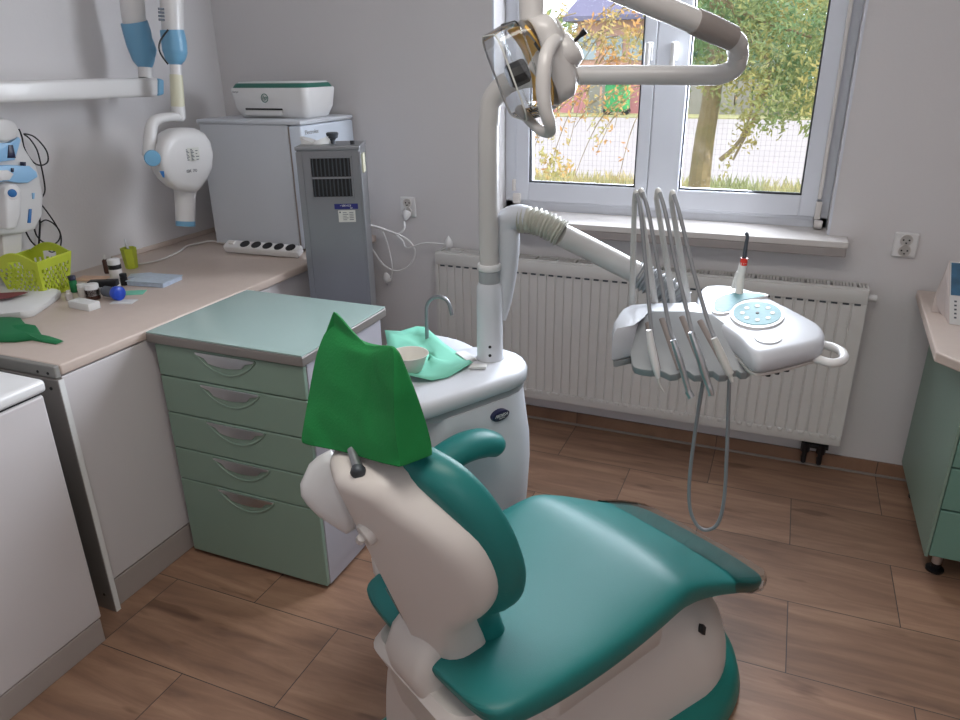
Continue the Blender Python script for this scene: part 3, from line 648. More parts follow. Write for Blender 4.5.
# horizontal rail: a box beam from beyond the left edge to its blue cap
def beam(x, pts_top, pts_bot, th): pass
A0, A1 = atx(-60, 82, XR), atx(159, 77.5, XR); B0, B1 = atx(-60, 106, XR), atx(159, 96.5, XR)
b = B(); slab(b, [A0, A1, B1, B0], (-.075, 0, 0), bev=.012, seg=3); rl = obj('rail', b, M['xwhite'], xr, True)
C0, C1 = atx(159, 78, XR), atx(164.5, 80, XR); D0, D1 = atx(159, 96, XR), atx(164.5, 94.5, XR)
b = B(); slab(b, [C0, C1, D1, D0], (-.073, 0, 0), bev=.006); obj('end_cap', b, M['xblue'], rl, True)
b = B(); q = atx(-55, 94, XR); box(b, WX, XR-.06, q.y-.1, q.y+.1, q.z-.09, q.z+.09, .01); obj('wall_bracket', b, M['xwhite'], xr)
# first arm, standing on the rail end
def along(pts, x, r, ma, nm, par=xr, sm=5, seg=16, flat=None, lab=None):
    b = B(); tube(b, [atx(px, py, x) if not isinstance(x, (list, tuple)) else atx(px, py, x[i]) for i, (px, py) in enumerate(pts)], r, seg, sm, flat=flat); return obj(nm, b, M[ma], par, True, lab)
along([(145.5, 78), (145, 66)], XR-.035, .026, 'xwhite', 'collar')
along([(146, 69), (144, 60), (140, 45), (137, 32), (134, 22)], XR-.035, [.020, .042, .050, .052, .050], 'xblue', 'elbow_cover', lab='blue rounded elbow cover')
along([(151, 58), (150, 50), (148, 38)], XR-.01, [.014, .026, .016], 'xblue', 'elbow_lug')
along([(136, 34), (133, 10), (129, -30), (124, -75)], XR-.035, [.040, .045, .045, .042], 'xwhite', 'lower_arm')
# second arm coming back down, nearer to the room
XS = -2.28
along([(171, -75), (171, -30), (172, 10), (173, 33)], XS, [.040, .043, .043, .040], 'xwhite', 'upper_arm')
along([(172, 30), (174, 42), (175, 52), (175, 60), (175.5, 66)], XS, [.044, .047, .046, .036, .016], 'xblue', 'elbow_cover', lab='blue rounded elbow cover')
b = B()
for k in range(4): q = atx(162+k*.2, 9+k*3.6, XS+.045); box(b, q.x-.002, q.x+.001, q.y-.018, q.y+.010, q.z-.004, q.z+.004)
obj('vent_marks', b, M['inkgrey'], xr)
b = B(); q = [atx(168-9*math.sin(math.pi*k/12), 30+34*k/12, XS+.02) for k in range(13)]; tube(b, q, .0035, 6, 2); obj('loop_wire', b, M['black'], xr, True)
along([(175.5, 64), (176, 77)], XS, .022, 'xwhite', 'collar')
along([(176, 75), (178, 107)], XS, [.0245, .026], 'xcream', 'sleeve', lab='cream sleeve section')
along([(178, 106), (178.5, 113), (180, 119)], XS, [.026, .026, .024], 'xwhite', 'end_joint')
along([(181, 117), (170, 117), (158, 119), (152, 125), (150, 140), (149, 157)], [XS, XS+.01, XS+.01, XS+.01, XS+.015, XS+.02], [.018, .017, .018, .022, .024, .022], 'xwhite', 'yoke', flat=None)
# the head: thick rounded disc
XH = XS+.03
hc = atx(184, 160, XH)
hp = [(165, 132), (172, 128.5), (182, 127.5), (192, 128), (200, 132), (206, 141), (208.5, 153), (207.5, 166), (203, 177), (196, 187), (190, 192), (180, 191), (170, 188), (162, 181), (156, 172), (153, 160), (155, 145), (159, 137)]
b = B(); C0 = hc
rings = []
for off, k in ((-.075, .70), (-.072, .88), (-.055, .97), (-.02, 1), (.03, 1), (.055, .965), (.068, .88), (.071, .70), (.072, .3)):
    rings.append([C0+(atx(px, py, XH)-C0)*k+Vector((off, -off*.55, 0)) for px, py in hp])
loft(b, rings); hd = obj('tube_head', b, M['xwhite'], xr, 60)
along([(185, 184), (185, 200), (185.5, 222)], XH, [.048, .040, .037], 'xwhite', 'cone', hd)
along([(185.5, 221), (185.7, 226)], XH, [.038, .038], 'xblue', 'cone_ring', hd)
q = atx(152, 158, XH+.05); b = B(); lathe(b, [(.026, 0), (.030, .006), (.028, .012), (0, .014)], q, (.85, -.5, 0), 20); obj('pivot_cap', b, M['xblue'], xr, True)
b = B(); lathe(b, [(.022, 0), (.024, .03)], q-Vector((.85, -.5, 0)).normalized()*.03, (.85, -.5, 0), 20); obj('pivot_boss', b, M['xwhite'], xr, True)
ux = Vector((.48, .86, 0)).normalized()
q = atx(192, 154, XH+.078); b = B(); slab(b, [q-ux*.028+Vector((0, 0, .024)), q+ux*.028+Vector((0, 0, .024)), q+ux*.028-Vector((0, 0, .024)), q-ux*.028-Vector((0, 0, .024))], (.003, -.0015, 0)); lb = obj('label', b, M['label'], hd, label='small grey specification label')
b = B()
for k in range(8):
    for j in range(2+k % 2): s0 = -.024+j*.018; z = .019-k*.0055; w_ = .006+.006*((k*7+j*3) % 3)/2; slab(b, [q+ux*s0+Vector((.0045, -.002, z)), q+ux*(s0+w_)+Vector((.0045, -.002, z)), q+ux*(s0+w_)+Vector((.0045, -.002, z-.003)), q+ux*s0+Vector((.0045, -.002, z-.003))], (.0008, -.0004, 0))
obj('print_lines', b, M['inkgrey'], lb)
text('lettering', 'RIX 70', .017, atx(191, 171, XH+.080), ux, (0, 0, 1), M['inkgrey'], hd)
b = B(); q = atx(162, 174, XH+.07); slab(b, [q+ux*-.008+Vector((0, 0, .012)), q+ux*.008+Vector((0, 0, .010)), q+ux*.006-Vector((0, 0, .014)), q-Vector((0, 0, .012))], (.003, -.0015, 0)); obj('marking', b, M['midblue'], hd)

# ================================================================== CONTROL UNIT on the left wall
cu = thing('xray_control_unit', (WX, 1.6, 1.1), 'white and pale blue wall device with blue round button above the lime basket', 'control unit')
def wslab(pts, x, th, ma, nm, par, bev=.004, lab=None, sm=True):
    b = B(); slab(b, [atx(px, py, x) for px, py in pts], (-th, 0, 0), bev=bev, seg=2); return obj(nm, b, M[ma], par, sm, lab)
CX = -2.50
wslab([(-30, 122), (8, 119), (16, 122), (21, 132), (25, 148), (36, 165), (40, 175), (44, 195), (43, 215), (36, 230), (20, 234), (-30, 238)], CX-.03, .085, 'xwhite', 'housing', cu, .01)
wslab([(-30, 121), (6, 118), (14, 121), (19, 130), (18, 138), (10, 141), (-30, 142)], CX+.005, .04, 'xwhite', 'top_cover', cu, .008)
wslab([(-30, 143), (10, 143), (19, 137), (21, 140), (15, 160), (-30, 165)], CX-.012, .02, 'lightblue', 'screen_panel', cu, .002, 'pale blue panel')
wslab([(-30, 167), (10, 165), (30, 166), (37, 172), (38, 177), (28, 183), (18, 183), (8, 181), (-30, 186)], CX-.008, .02, 'lightblue', 'lower_panel', cu, .003, 'pale blue panel')
wslab([(-30, 172), (8, 170), (14, 174), (10, 180), (-30, 183)], CX-.004, .01, 'xwhite', 'inlay', cu, .002)
wslab([(9, 145), (13, 145), (16, 158), (8, 158)], CX-.009, .004, 'navy', 'symbol', cu, .0005)
wslab([(5, 187), (10, 183.5), (17, 184), (22, 190), (21, 215), (17, 229), (7, 230), (6, 210)], CX+.03, .06, 'xwhite', 'handpiece', cu, .008)
q = atx(12, 193, CX+.034); b = B(); lathe(b, [(.014, -.004), (.014, .004), (.010, .006), (0, .0065)], q, (1, -.45, 0), 20); obj('button', b, M['midblue'], cu, True)
b = B(); lathe(b, [(.023, -.006), (.023, .001), (.015, .003)], q, (1, -.45, 0), 20); obj('button_ring', b, M['white'], cu, True)
wslab([(29.5, 209), (32, 209), (31, 223), (28, 223)], CX-.026, .005, 'midblue', 'indicator_strip', cu, .0005)
wslab([(32.5, 193), (35, 193), (34.5, 199), (33, 199)], CX-.026, .005, 'lightblue', 'indicator_strip', cu, .0005)
wslab([(12, 168), (14, 168), (14, 172), (12, 172)], CX-.002, .008, 'navy', 'symbol', cu, .0005); wslab([(24, 162), (26, 162), (26, 166), (24, 166)], CX-.01, .03, 'navy', 'symbol', cu, .0005)
wslab([(2, 234), (22, 232), (22, 248), (16, 262), (4, 262)], CX-.06, .05, 'offwhite', 'wall_duct', cu, .004)
XW = WX+.015
cable('black_cable', [atx(px, py, XW+.03) for px, py in ((19, 129), (22, 137), (24, 147), (29, 157), (36, 164), (43, 165), (48, 161), (47, 152), (41, 143), (33, 136), (24, 134), (30, 139), (37, 150), (41, 165), (44, 180), (45, 190), (43, 196), (39.5, 201), (48, 213), (56, 225), (61, 236), (60, 247), (53, 252), (49, 251))], .0028, 'black', 'thin black cable looping down the wall from the white and blue device', 5)
cable('black_cable', [atx(px, py, XW) for px, py in ((38.5, 211), (40, 222), (39.5, 235), (38.5, 250))], .0035, 'black', 'short straight black cable on the wall behind the lime basket', 5)
cable('black_cable', [atx(px, py, XW+.012) for px, py in ((34, 228), (37, 236), (43, 242), (52, 245), (59, 240), (60, 232), (54, 224), (46, 220), (40, 223))], .0028, 'black', 'coiled black cable hanging on the wall just above the lime basket', 5)
cable('black_cable', [atx(px, py, XW+.02) for px, py in ((26, 232), (31, 241), (38, 248))], .003, 'black', 'short slanting black cable from the white and blue device to the lime basket', 5)

# ================================================================== THINGS ON THE LEFT WORKTOP
# lime basket with two handles
bk = thing('basket', atz(40, 297, CT), 'lime green perforated plastic basket with two handle loops, on the worktop', 'basket')
def basket(px_c, py_c):
    c = atz(px_c, py_c, CT); ang = math.radians(13); R2 = Matrix.Rotation(ang, 3, 'Z')
    w0, w1, h = .062, .086, .14
    obs = []
    for side in range(4):
        t = bmesh.new(); nu, nv = 15, 10
        def P(u, v):
            ww = w0+(w1-w0)*v; uu = (u*2-1)*ww; hh = v*h + (.030*max(0, math.cos(math.pi*(u-.5)*1.1))*v**6 if side in (0, 2) else 0)
            return Vector((uu, -ww, hh))
        grid = [[t.verts.new(P(i/nu, j/nv)) for i in range(nu+1)] for j in range(nv+1)]
        for j in range(nv):
            for i in range(nu):
                hole = 1 <= j <= 7 and 1 <= i <= nu-2 and ((i+j) % 2 == 0)
                if side in (0, 2) and j == 8 and 5 <= i <= 9: hole = True
                if not hole: t.faces.new((grid[j][i], grid[j][i+1], grid[j+1][i+1], grid[j+1][i]))
        bmesh.ops.delete(t, geom=[v for v in t.verts if not v.link_faces], context='VERTS')
        mm = Matrix.Translation(c) @ Matrix.Rotation(ang+side*math.pi/2, 4, 'Z'); bmesh.ops.transform(t, matrix=mm, verts=t.verts); obs.append(t)
    b = B()
    for t in obs: merge(b, t)
    bmesh.ops.remove_doubles(b, verts=b.verts, dist=.0005)
    o = obj('side_wall', b, M['lime'], bk); sm = o.modifiers.new('solid', 'SOLIDIFY'); sm.thickness = .003; sm.offset = 1
    b = B(); box(b, -w0, w0, -w0, w0, .001, .004, mtx=Matrix.Translation(c) @ Matrix.Rotation(ang, 4, 'Z')); obj('bottom', b, M['lime'], bk)
    b = B(); mm = Matrix.Translation(c) @ Matrix.Rotation(ang, 4, 'Z')
    ring = []
    for side in range(4):
        for i in range(16):
            u = i/16; hh = h+(.030*max(0, math.cos(math.pi*(u-.5)*1.1)) if side in (0, 2) else 0); ring.append(mm @ Matrix.Rotation(side*math.pi/2, 4, 'Z') @ Vector(((u*2-1)*w1, -w1, hh)))
    tube(b, ring, .0035, 6, closed=True); obj('rim', b, M['lime'], bk, True)
basket(42, 294)
# lime cup
cc = atz(132, 268, CT); cpt = thing('cup', cc, 'small lime green translucent cup beside the bottles, against the wall', 'cup')
b = B(); lathe(b, [(.022, 0), (.024, .002), (.031, .085), (.028, .085), (.021, .006), (0, .006)], cc, (0, 0, 1), 6); obj('body', b, M['lime'], cpt)
def small(nm, lab, cat, b, ma, grp=None, sm=True): return tag(obj(nm, b, M[ma] if isinstance(ma, str) else ma, None, sm), lab, cat, grp)
b = B(); tube(b, [cc+Vector((0, 0, .075)), cc+Vector((-.006, .0, .105)), cc+Vector((-.010, 0, .12))], [.006, .005, .003], 8); small('tool_tip', 'small metal tool sticking out of the lime cup', 'tool', b, 'chrome')
def bottle(px, py, r, h, body, cap, lab, ring=None, axis=(0, 0, 1), capk=.85, caph=.25):
    p = atz(px, py, CT) if axis == (0, 0, 1) else atz(px, py, CT)+Vector((0, 0, r))
    ax = Vector(axis).normalized(); t = thing('bottle', p, lab, 'bottle')
    b = B(); lathe(b, [(r*.9, 0), (r, .003), (r, h*.68), (r*.62, h*.76), (0, h*.76)], p, ax, 20); bo = obj('body', b, M[body], t, True)
    b = B(); lathe(b, [(r*capk, h*(1-caph)), (r*capk, h*.98), (r*capk*.9, h), (0, h)], p, ax, 20); obj('cap', b, M[cap], t, True)
    if ring: b = B(); lathe(b, [(r*1.012, h*.60), (r*1.012, h*.68), (r*capk*1.03, h*.75), (r*capk*1.03, h*.78)], p, ax, 20); obj('band', b, M[ring], t, True)
    return t
bottle(118, 283, .023, .095, 'offwhite', 'white', 'white capped bottle with a black band, tallest of the bottles', 'black', capk=1.0, caph=.34)
bottle(108, 273, .013, .075, 'bottlebrown', 'white', 'brown bottle with thin white nozzle behind the tallest bottle', capk=.35, caph=.5)
bottle(75, 292, .013, .062, 'greendark', 'navy', 'small dark teal bottle touching the lime basket', capk=1.0)
bottle(84, 297, .016, .050, 'offwhite', 'white', 'small cream jar nearest the lime basket among the bottles', capk=.95)
bottle(94, 299, .024, .056, 'bottlebrown', 'white', 'short jar with big white cap and dark base, in front of the bottles', capk=1.0, caph=.72)
bottle(125, 285, .013, .045, 'black', 'black', 'small black bottle right of the white capped one', capk=1.0)
bottle(70, 300, .012, .036, 'offwhite', 'offwhite', 'tiny cream conical bottle in front of the lime basket', capk=.5)
p = atz(106, 298, CT)+Vector((0, 0, .026)); bt = thing('bottle', p, 'bottle lying on its side with large blue cap', 'bottle')
dv = Vector((.80, -.05, 0)).normalized(); b = B(); lathe(b, [(.017, 0), (.019, .004), (.019, .06)], p, dv, 20); obj('body', b, M['inkgrey'], bt, True)
b = B(); lathe(b, [(.023, .055), (.025, .06), (.025, .078), (.022, .081), (0, .081)], p, dv, 24); obj('cap', b, M['blue'], bt, True)
def boxat(nm, lab, cat, px, py, sx, sy, sz, rot, ma, z=CT, bev=.002, grp=None):
    p = atz(px, py, z); mm = Matrix.Translation(p) @ Matrix.Rotation(math.radians(rot), 4, 'Z'); b = B(); box(b, -sx/2, sx/2, -sy/2, sy/2, 0, sz, bev, mtx=mm); return small(nm, lab, cat, b, ma, grp)
o = boxat('small_box', 'flat white printed carton lying in front of the bottles', 'box', 85, 308, .105, .045, .026, -4, 'paper')
o2 = boxat('small_box', 'black lidded slim box leaning behind the lying bottle', 'box', 104, 286, .10, .035, .022, 28, 'black', z=CT+.02)
boxat('small_box', 'white carton box standing under the slim black box', 'box', 103, 289, .11, .06, .019, 25, 'paper')
boxat('card', 'peach and white card lying behind the bottles', 'card', 92, 279, .12, .07, .004, 15, 'skin')
mm = Matrix.Translation(atz(156, 283, CT)) @ Matrix.Rotation(math.radians(8), 4, 'Z')
bl = thing('blister_case', atz(156, 283, CT), 'flat pale blue transparent case of dental strips on the worktop', 'case')
b = B(); box(b, -.085, .075, -.055, .06, 0, .016, .003, mtx=mm); obj('tray', b, M['clearblue'], bl); b = B(); box(b, -.088, .078, -.058, .063, .016, .020, .002, mtx=mm); obj('cover', b, M['clearcover'], bl)
boxat('card', 'pale turquoise leaflet lying by the blue cap', 'card', 132, 293, .09, .055, .002, 30, 'mintpaper')
boxat('card', 'white leaflet with small dots in front of the blue cap', 'card', 124, 302, .08, .05, .002, 20, 'paper')
boxat('card', 'mint striped wrapper behind the pale blue case', 'card', 140, 276, .08, .06, .005, 35, 'clearblue')
# paper packet and green glove at the worktop's near end
pk = thing('packet', atz(20, 312, CT), 'white paper packet with maroon label, lying left of the lime basket', 'packet')
P = [(-40, 296), (0, 290), (20, 290.5), (62, 297), (58, 301), (48, 308), (35, 317), (22, 320), (0, 320), (-40, 322)]
b = B(); rings = []; cpk = atz(12, 305, CT)
for z, k in ((.001, .97), (.010, 1.0), (.024, 1.0), (.032, .93), (.034, .5)): rings.append([cpk+(atz(x, y, CT)-cpk)*k+Vector((0, 0, z+(.004*math.sin(i*2.1) if z > .005 else 0))) for i, (x, y) in enumerate(P)])
loft(b, rings); pb_ = obj('pouch', b, M['paper'], pk, True)
b = B(); zz = CT+.042; slab(b, [atz(x, y, zz) for x, y in ((-12, 294), (24, 292), (28, 293), (10, 298), (-12, 301))], (0, 0, .0015)); obj('print_label', b, M['maroon'], pk)
gl = [(-30, 322), (10, 321), (22, 322), (27, 328), (38, 330), (42, 336), (52, 338), (64, 342), (57, 345), (44, 343), (33, 341), (15, 343), (0, 343), (-30, 343)]
b = B(); rings = []; cg = atz(10, 332, CT)
for z, k in ((.0008, .97), (.008, 1.0), (.016, .95), (.020, .7), (.021, .2)): rings.append([cg+(atz(x, y, CT)-cg)*k+Vector((0, 0, z*(.35 if x > 40 else 1))) for x, y in gl])
loft(b, rings); small('face_mask', 'dark green folded mask with a narrow strap, at the near end of the worktop', 'mask', b, 'greendark')

# ================================================================== RIGHT CABINET, WORKTOP AND CALENDAR
rc = thing('drawer_unit', (.9, 2.66, 0), 'teal green drawer unit on black feet at the right edge, below the pale worktop', 'drawer unit')
b = B(); box(b, .575, 1.35, 2.365, 2.99, .10, .766, .002); obj('body', b, M['mintcab'], rc)
b = B(); box(b, .571, .575, 2.362, 2.99, .10, .766); box(b, .571, .580, 2.343, 2.362, .10, .766, .001); obj('edge_band', b, M['mint'], rc)
for z0, z1 in ((.105, .277), (.283, .428), (.434, .577), (.583, .762)):
    b = B(); box(b, .582, 1.34, 2.343, 2.362, z0, z1, .003); obj('drawer', b, M['mintcab'], rc)
for x, y in ((.63, 2.43), (.63, 2.9), (1.28, 2.43), (1.28, 2.9)):
    b = B(); lathe(b, [(.028, 0), (.028, .008), (.014, .012), (.014, .03)], (x, y, 0), (0, 0, 1), 16); o = obj('foot', b, M['black'], rc, True); b = B(); cyl(b, (x, y, .03), (x, y, .10), .015); obj('foot_stem', b, M['chrome'], o, True)
b = B(); slab(b, [(.497, 3.02, .768), (.468, 2.34, .768), (.520, 2.277, .768), (.95, 2.262, .768), (1.42, 2.262, .768), (1.42, 3.02, .768)], (0, 0, .032), bev=.005)
wt2 = tag(obj('worktop', b, M['laminate'], None), 'short pale worktop with a cut corner on the teal drawer unit, right of the window', 'worktop')
cal = thing('desk_calendar', (.56, 2.66, .80), 'standing cardboard desk calendar with dark blue picture, on the right worktop', 'calendar')
Zc = .801; y0c, y1c = 2.625, 2.675
f0 = aty(948.5, 325, y0c); f0.z = Zc; tl = aty(950, 261.5, y1c)
def cpt_(u, v): p = f0.lerp(Vector((tl.x, tl.y, tl.z)), v); return p+Vector((u, 0, 0))
b = B(); slab(b, [cpt_(0, 0), cpt_(.17, 0), cpt_(.17, 1), cpt_(0, 1)], (0, .003, 0)); fp = obj('front_card', b, M['paper'], cal)
b = B(); slab(b, [cpt_(.004, .47)+Vector((0, -.001, 0)), cpt_(.166, .47)+Vector((0, -.001, 0)), cpt_(.166, .985)+Vector((0, -.001, 0)), cpt_(.004, .985)+Vector((0, -.001, 0))], (0, -.0008, 0)); obj('picture', b, M['calpic'], fp)
b = B()
for j in range(5):
    for i in range(7): z = .10+j*.065; slab(b, [cpt_(.014+i*.020, z)+Vector((0, -.001, 0)), cpt_(.021+i*.020, z)+Vector((0, -.001, 0)), cpt_(.021+i*.020, z+.028)+Vector((0, -.001, 0)), cpt_(.014+i*.020, z+.028)+Vector((0, -.001, 0))], (0, -.0005, 0))
box(b, f0.x+.01, f0.x+.12, f0.y+.0185, f0.y+.0195, 0, 0.0001) if 0 else None
obj('print_lines', b, M['inkgrey'], fp)
b = B(); sd = [(949.5, 261), (946.5, 269), (935.5, 294), (935, 303), (937.2, 318), (944.5, 317), (948.3, 325)]; ys = [y1c, y1c+.01, y1c+.07, y1c+.08, y1c+.08, y1c+.03, y0c]
P = [aty(px, py, yy) for (px, py), yy in zip(sd, ys)]
for p in P[-4:]: p.z = max(p.z, Zc)
slab(b, P, (.002, 0, 0)); obj('side_card', b, M['pack'], cal)
b = B(); slab(b, [P[2]+Vector((0, 0, 0)), P[2]+Vector((.17, 0, 0)), P[0]+Vector((.17, .004, 0)), P[0]+Vector((0, .004, 0))], (0, .002, 0)); slab(b, [Vector((P[2].x, P[2].y, Zc)), Vector((P[2].x+.17, P[2].y, Zc)), P[2]+Vector((.17, 0, 0)), P[2]], (0, .002, 0)); obj('back_card', b, M['pack'], cal)

# ================================================================== DENTAL UNIT (spittoon column)
AX = Vector((.49, .872, 0)).normalized(); NX = Vector((AX.y, -AX.x, 0)); O0 = Vector((-.60, 1.0, 0))
def C(s, k, z): return O0+AX*s+NX*k+Vector((0, 0, z))
du = thing('dental_unit', C(.6, -.52, .0), 'glossy white column unit with lamp post and dark blue oval badge, behind the chair', 'dental unit')
def stad(s0, s1, k, r, z, n=10, lean=0):
    out = []
    for i in range(n+1): a = -math.pi/2+math.pi*i/n; out.append(C(s1+r*math.cos(a), k+r*math.sin(a), z))
    for i in range(n+1): a = math.pi/2+math.pi*i/n; out.append(C(s0+r*.6*math.cos(a), k+r*math.sin(a), z))
    return out
b = B(); loft(b, [stad(.42-.0 if z > .42 else .46, .605, -.52, r, z) for z, r in ((.0, .118), (.03, .122), (.10, .124), (.25, .136), (.38, .150), (.50, .156), (.58, .153), (.66, .142), (.725, .134), (.738, .132))]); ub = obj('body', b, M['unit'], du, 60)
b = B(); loft(b, [stad(.36, .618, -.52, r, z) for z, r in ((.738, .127), (.757, .127))]); obj('groove_band', b, M['holder'], du, 40, label='grey band around the body')
b = B(); loft(b, [stad(.35, .616, -.52, r, z) for z, r in ((.757, .130), (.762, .137), (.785, .137), (.797, .132), (.803, .120), (.804, .06))]); obj('top', b, M['unit'], du, 60)
# spittoon arm of the top, reaching away from the chair
b = B(); ring = lambda r, z: [C(.56+r*1.0*math.cos(a), -.66+(r*1.45)*math.sin(a)-.02, z) for a in [2*math.pi*i/28 for i in range(28)]]
loft(b, [ring(.09, .70), ring(.12, .74), ring(.130, .78), ring(.125, .797), ring(.11, .802), ring(.05, .803)]); obj('spittoon_table', b, M['unit'], du, 60)
# badge, lying on the right hand face of the body
bc0 = C(.572, -.52+.140, .700)
bx = AX; bz = Vector((0, 0, 1)) + NX*.18; bn = NX
def bp_(a, c, o=0): return bc0+bx*a+bz.normalized()*c+bn*o
b = B(); lathe(b, [(.001, 0)], bc0) if 0 else None
loft(b, [[bp_(.030*math.cos(t_)+.0*math.sin(t_), .017*math.sin(t_), o) for t_ in [2*math.pi*i/28 for i in range(28)]] for o in (-.02, .008)]+[[bp_(.028*math.cos(t_), .015*math.sin(t_), .0092) for t_ in [2*math.pi*i/28 for i in range(28)]]]); bd = obj('badge', b, M['navy'], ub, True, label='dark blue oval badge with white lettering')
text('lettering', 'FEDESA', .0135, bp_(0, .002, .0096), bx, bz, M['paper'], bd, shear=.3); text('lettering', 'DENTAL', .0055, bp_(.004, -.0075, .0096), bx, bz, M['paper'], bd)
# posts
pc = C(.62, -.52, .80); PXY = Vector((-.706, 1.80, 0))
PB = atz(490, 359, .80); py_ = PB.y
def py(px, pyy, y=None): return aty(px, pyy, py_ if y is None else y)
b = B(); lathe(b, [(.040, 0), (.040, .004), (.038, .008), (.037, .17), (.036, .22), (.030, .232), (.0, .233)], PB, (0, 0, 1), 24); po = obj('post_socket', b, M['unit'], du, True)
b = B(); lathe(b, [(.041, 0), (.041, .006)], PB-Vector((0, 0, .001)), (0, 0, 1), 24); obj('post_foot_ring', b, M['holder'], du, True)
q = PB+Vector((0, 0, .05)); tocam = (CAM-q); tocam.z = 0; tocam.normalize()
for dz in (.052, .026): b = B(); cyl(b, PB+Vector((0, 0, dz))+tocam*.034, PB+Vector((0, 0, dz))+tocam*.0385, .0045, 10); obj('screw', b, M['dark'], po)
b = B(); tube(b, [PB+Vector((0, 0, .20)), PB+Vector((0, 0, .60)), py(489.5, 118), py(491, 103), py(498, 91), py(509, 82), py(525, 77), py(545, 75.5)], .0265, 20, 5); obj('lamp_post', b, M['armgrey'], du, True)
b = B(); lathe(b, [(.031, 0), (.033, .004), (.033, .014), (.031, .018)], PB+Vector((0, 0, .268)), (0, 0, 1), 24); obj('post_collar', b, M['white'], du, True)
b = B(); lathe(b, [(.029, 0), (.029, .04)], PB+Vector((0, 0, .226)), (0, 0, 1), 24); obj('post_sleeve', b, M['holder'], du, True)
# the tray arm's root: grows from the socket behind the lamp post
b = B(); tube(b, [PB+Vector((.01, .02, .12)), py(500, 300, py_+.04), py(505, 272, py_+.05), py(507, 245, py_+.05), py(507, 228, py_+.05)], [.030, .034, .034, .036, .035], 18, 6); obj('tray_arm_root', b, M['unit'], du, True)
b = B(); tube(b, [py(505, 238, py_+.05), py(508, 222, py_+.05), py(517, 217, py_+.05), py(527, 218, py_+.05)], [.034, .036, .034, .032], 18, 6); obj('tray_arm_elbow', b, M['unit'], du, True)
# water tube
b = B(); F0 = aty(427, 338, 1.88); F0.z = .79; tube(b, [F0, aty(426.5, 320, 1.88), aty(427, 305, 1.88), aty(433, 298, 1.88), aty(441, 297, 1.88), aty(448, 302, 1.88), aty(452, 315, 1.88)], .0058, 10, 5); obj('cup_filler_tube', b, M['steel'], du, True)

# ================================================================== TRAY ARM AND INSTRUMENT CONSOLE
ic = thing('instrument_console', (-.12, 1.85, 1.0), 'white dental instrument console with teal keypads, hanging on a swing arm before the radiator', 'console')
ya = py_+.05
b = B(); AP = [aty(520, 219, ya), aty(535, 221, ya), aty(550, 227, ya), aty(562, 234, ya)]
Pp = catmull(AP, 12); rr = [.034+.0045*math.sin(i*1.9) for i in range(len(Pp))]
tube(b, Pp, rr, 18); obj('bellows', b, M['ribbed'], ic, True, label='cream ribbed bellows')
ye = 2.02
def arm_pt(px, pyy, t): return aty(px, pyy, ya+(ye-ya)*t)
b = B(); tube(b, [arm_pt(560, 234, 0), arm_pt(600, 254, .5), arm_pt(640, 275, 1)], .0315, 18, 4); obj('swing_arm', b, M['armgrey'], ic, True)
b = B(); Pp = catmull([aty(636, 273, ye), aty(650, 281, ye), aty(668, 291, ye), aty(682, 303, ye)], 14); rr = [.037+.005*math.sin(i*1.9) for i in range(len(Pp))]
tube(b, Pp, rr, 18); obj('bellows', b, M['holder'], ic, True, label='grey ribbed bellows under the console')
# right pod (keypad)
ZP = 1.0
pod = [(697, 296), (701, 287), (708, 283.5), (730, 284), (755, 290.5), (785, 304.5), (812, 318.5), (822, 325), (826, 332), (824, 339), (813, 343), (788, 349), (768, 353), (757, 353), (749, 348), (740, 338), (726, 328), (710, 318), (698, 309)]
pod3 = [atz(px, pyy, ZP) for px, pyy in pod]; pod3 = catmull(pod3, 3, True)
cpod = sum(pod3, Vector())/len(pod3)
def podring(k, z): return [Vector((cpod.x+(p.x-cpod.x)*k, cpod.y+(p.y-cpod.y)*k, z)) for p in pod3]
b = B(); loft(b, [podring(.86, ZP-.054), podring(.95, ZP-.050), podring(.99, ZP-.040), podring(1.0, ZP-.022), podring(.985, ZP-.010), podring(.95, ZP-.003), podring(.90, ZP), podring(.5, ZP+.001)]); pd = obj('pod', b, M['unit'], ic, 60)
b = B(); loft(b, [podring(.84, ZP-.064), podring(.93, ZP-.062), podring(.96, ZP-.058), podring(.96, ZP-.052)]); obj('pod_base', b, M['offwhite'], pd, 60)
def zell(bm, cx, cy, rx, ry, z0, z1, n=32, rot=0):
    c = atz(cx, cy, ZP); ring = []
    for i in range(n):
        a = 2*math.pi*i/n; x, y = rx*math.cos(a), ry*math.sin(a); xr, yr = x*math.cos(rot)-y*math.sin(rot), x*math.sin(rot)+y*math.cos(rot); p = atz(cx+xr, cy+yr, ZP); ring.append(p)
    loft(bm, [[Vector((p.x, p.y, z0)) for p in ring], [Vector((p.x, p.y, z1)) for p in ring]]); return ring
b = B(); zell(b, 757, 316, 27.5, 14.0, ZP, ZP+.0065, rot=.04); obj('keypad_rim', b, M['white'], pd)
b = B(); zell(b, 757, 316, 24, 11.8, ZP, ZP+.0078, rot=.04); kp = obj('round_keypad', b, M['panelteal'], pd, label='round teal keypad')
for i in range(8): b = B(); a = 2*math.pi*i/8; zell(b, 757+15*math.cos(a), 316+7*math.sin(a), 2.6, 1.4, ZP+.006, ZP+.009, 10); obj('key', b, M['label'], kp)
b = B(); zell(b, 757, 316, 1.8, 1, ZP+.006, ZP+.009, 8); obj('key', b, M['dark'], kp)
cres = [(714, 310), (715, 303), (722, 298), (735, 295.3), (750, 294.8), (765, 297.5), (756, 300), (745, 302), (736, 306), (731, 312), (725, 314), (717, 313.5)]
b = B(); ctr = (737, 302)
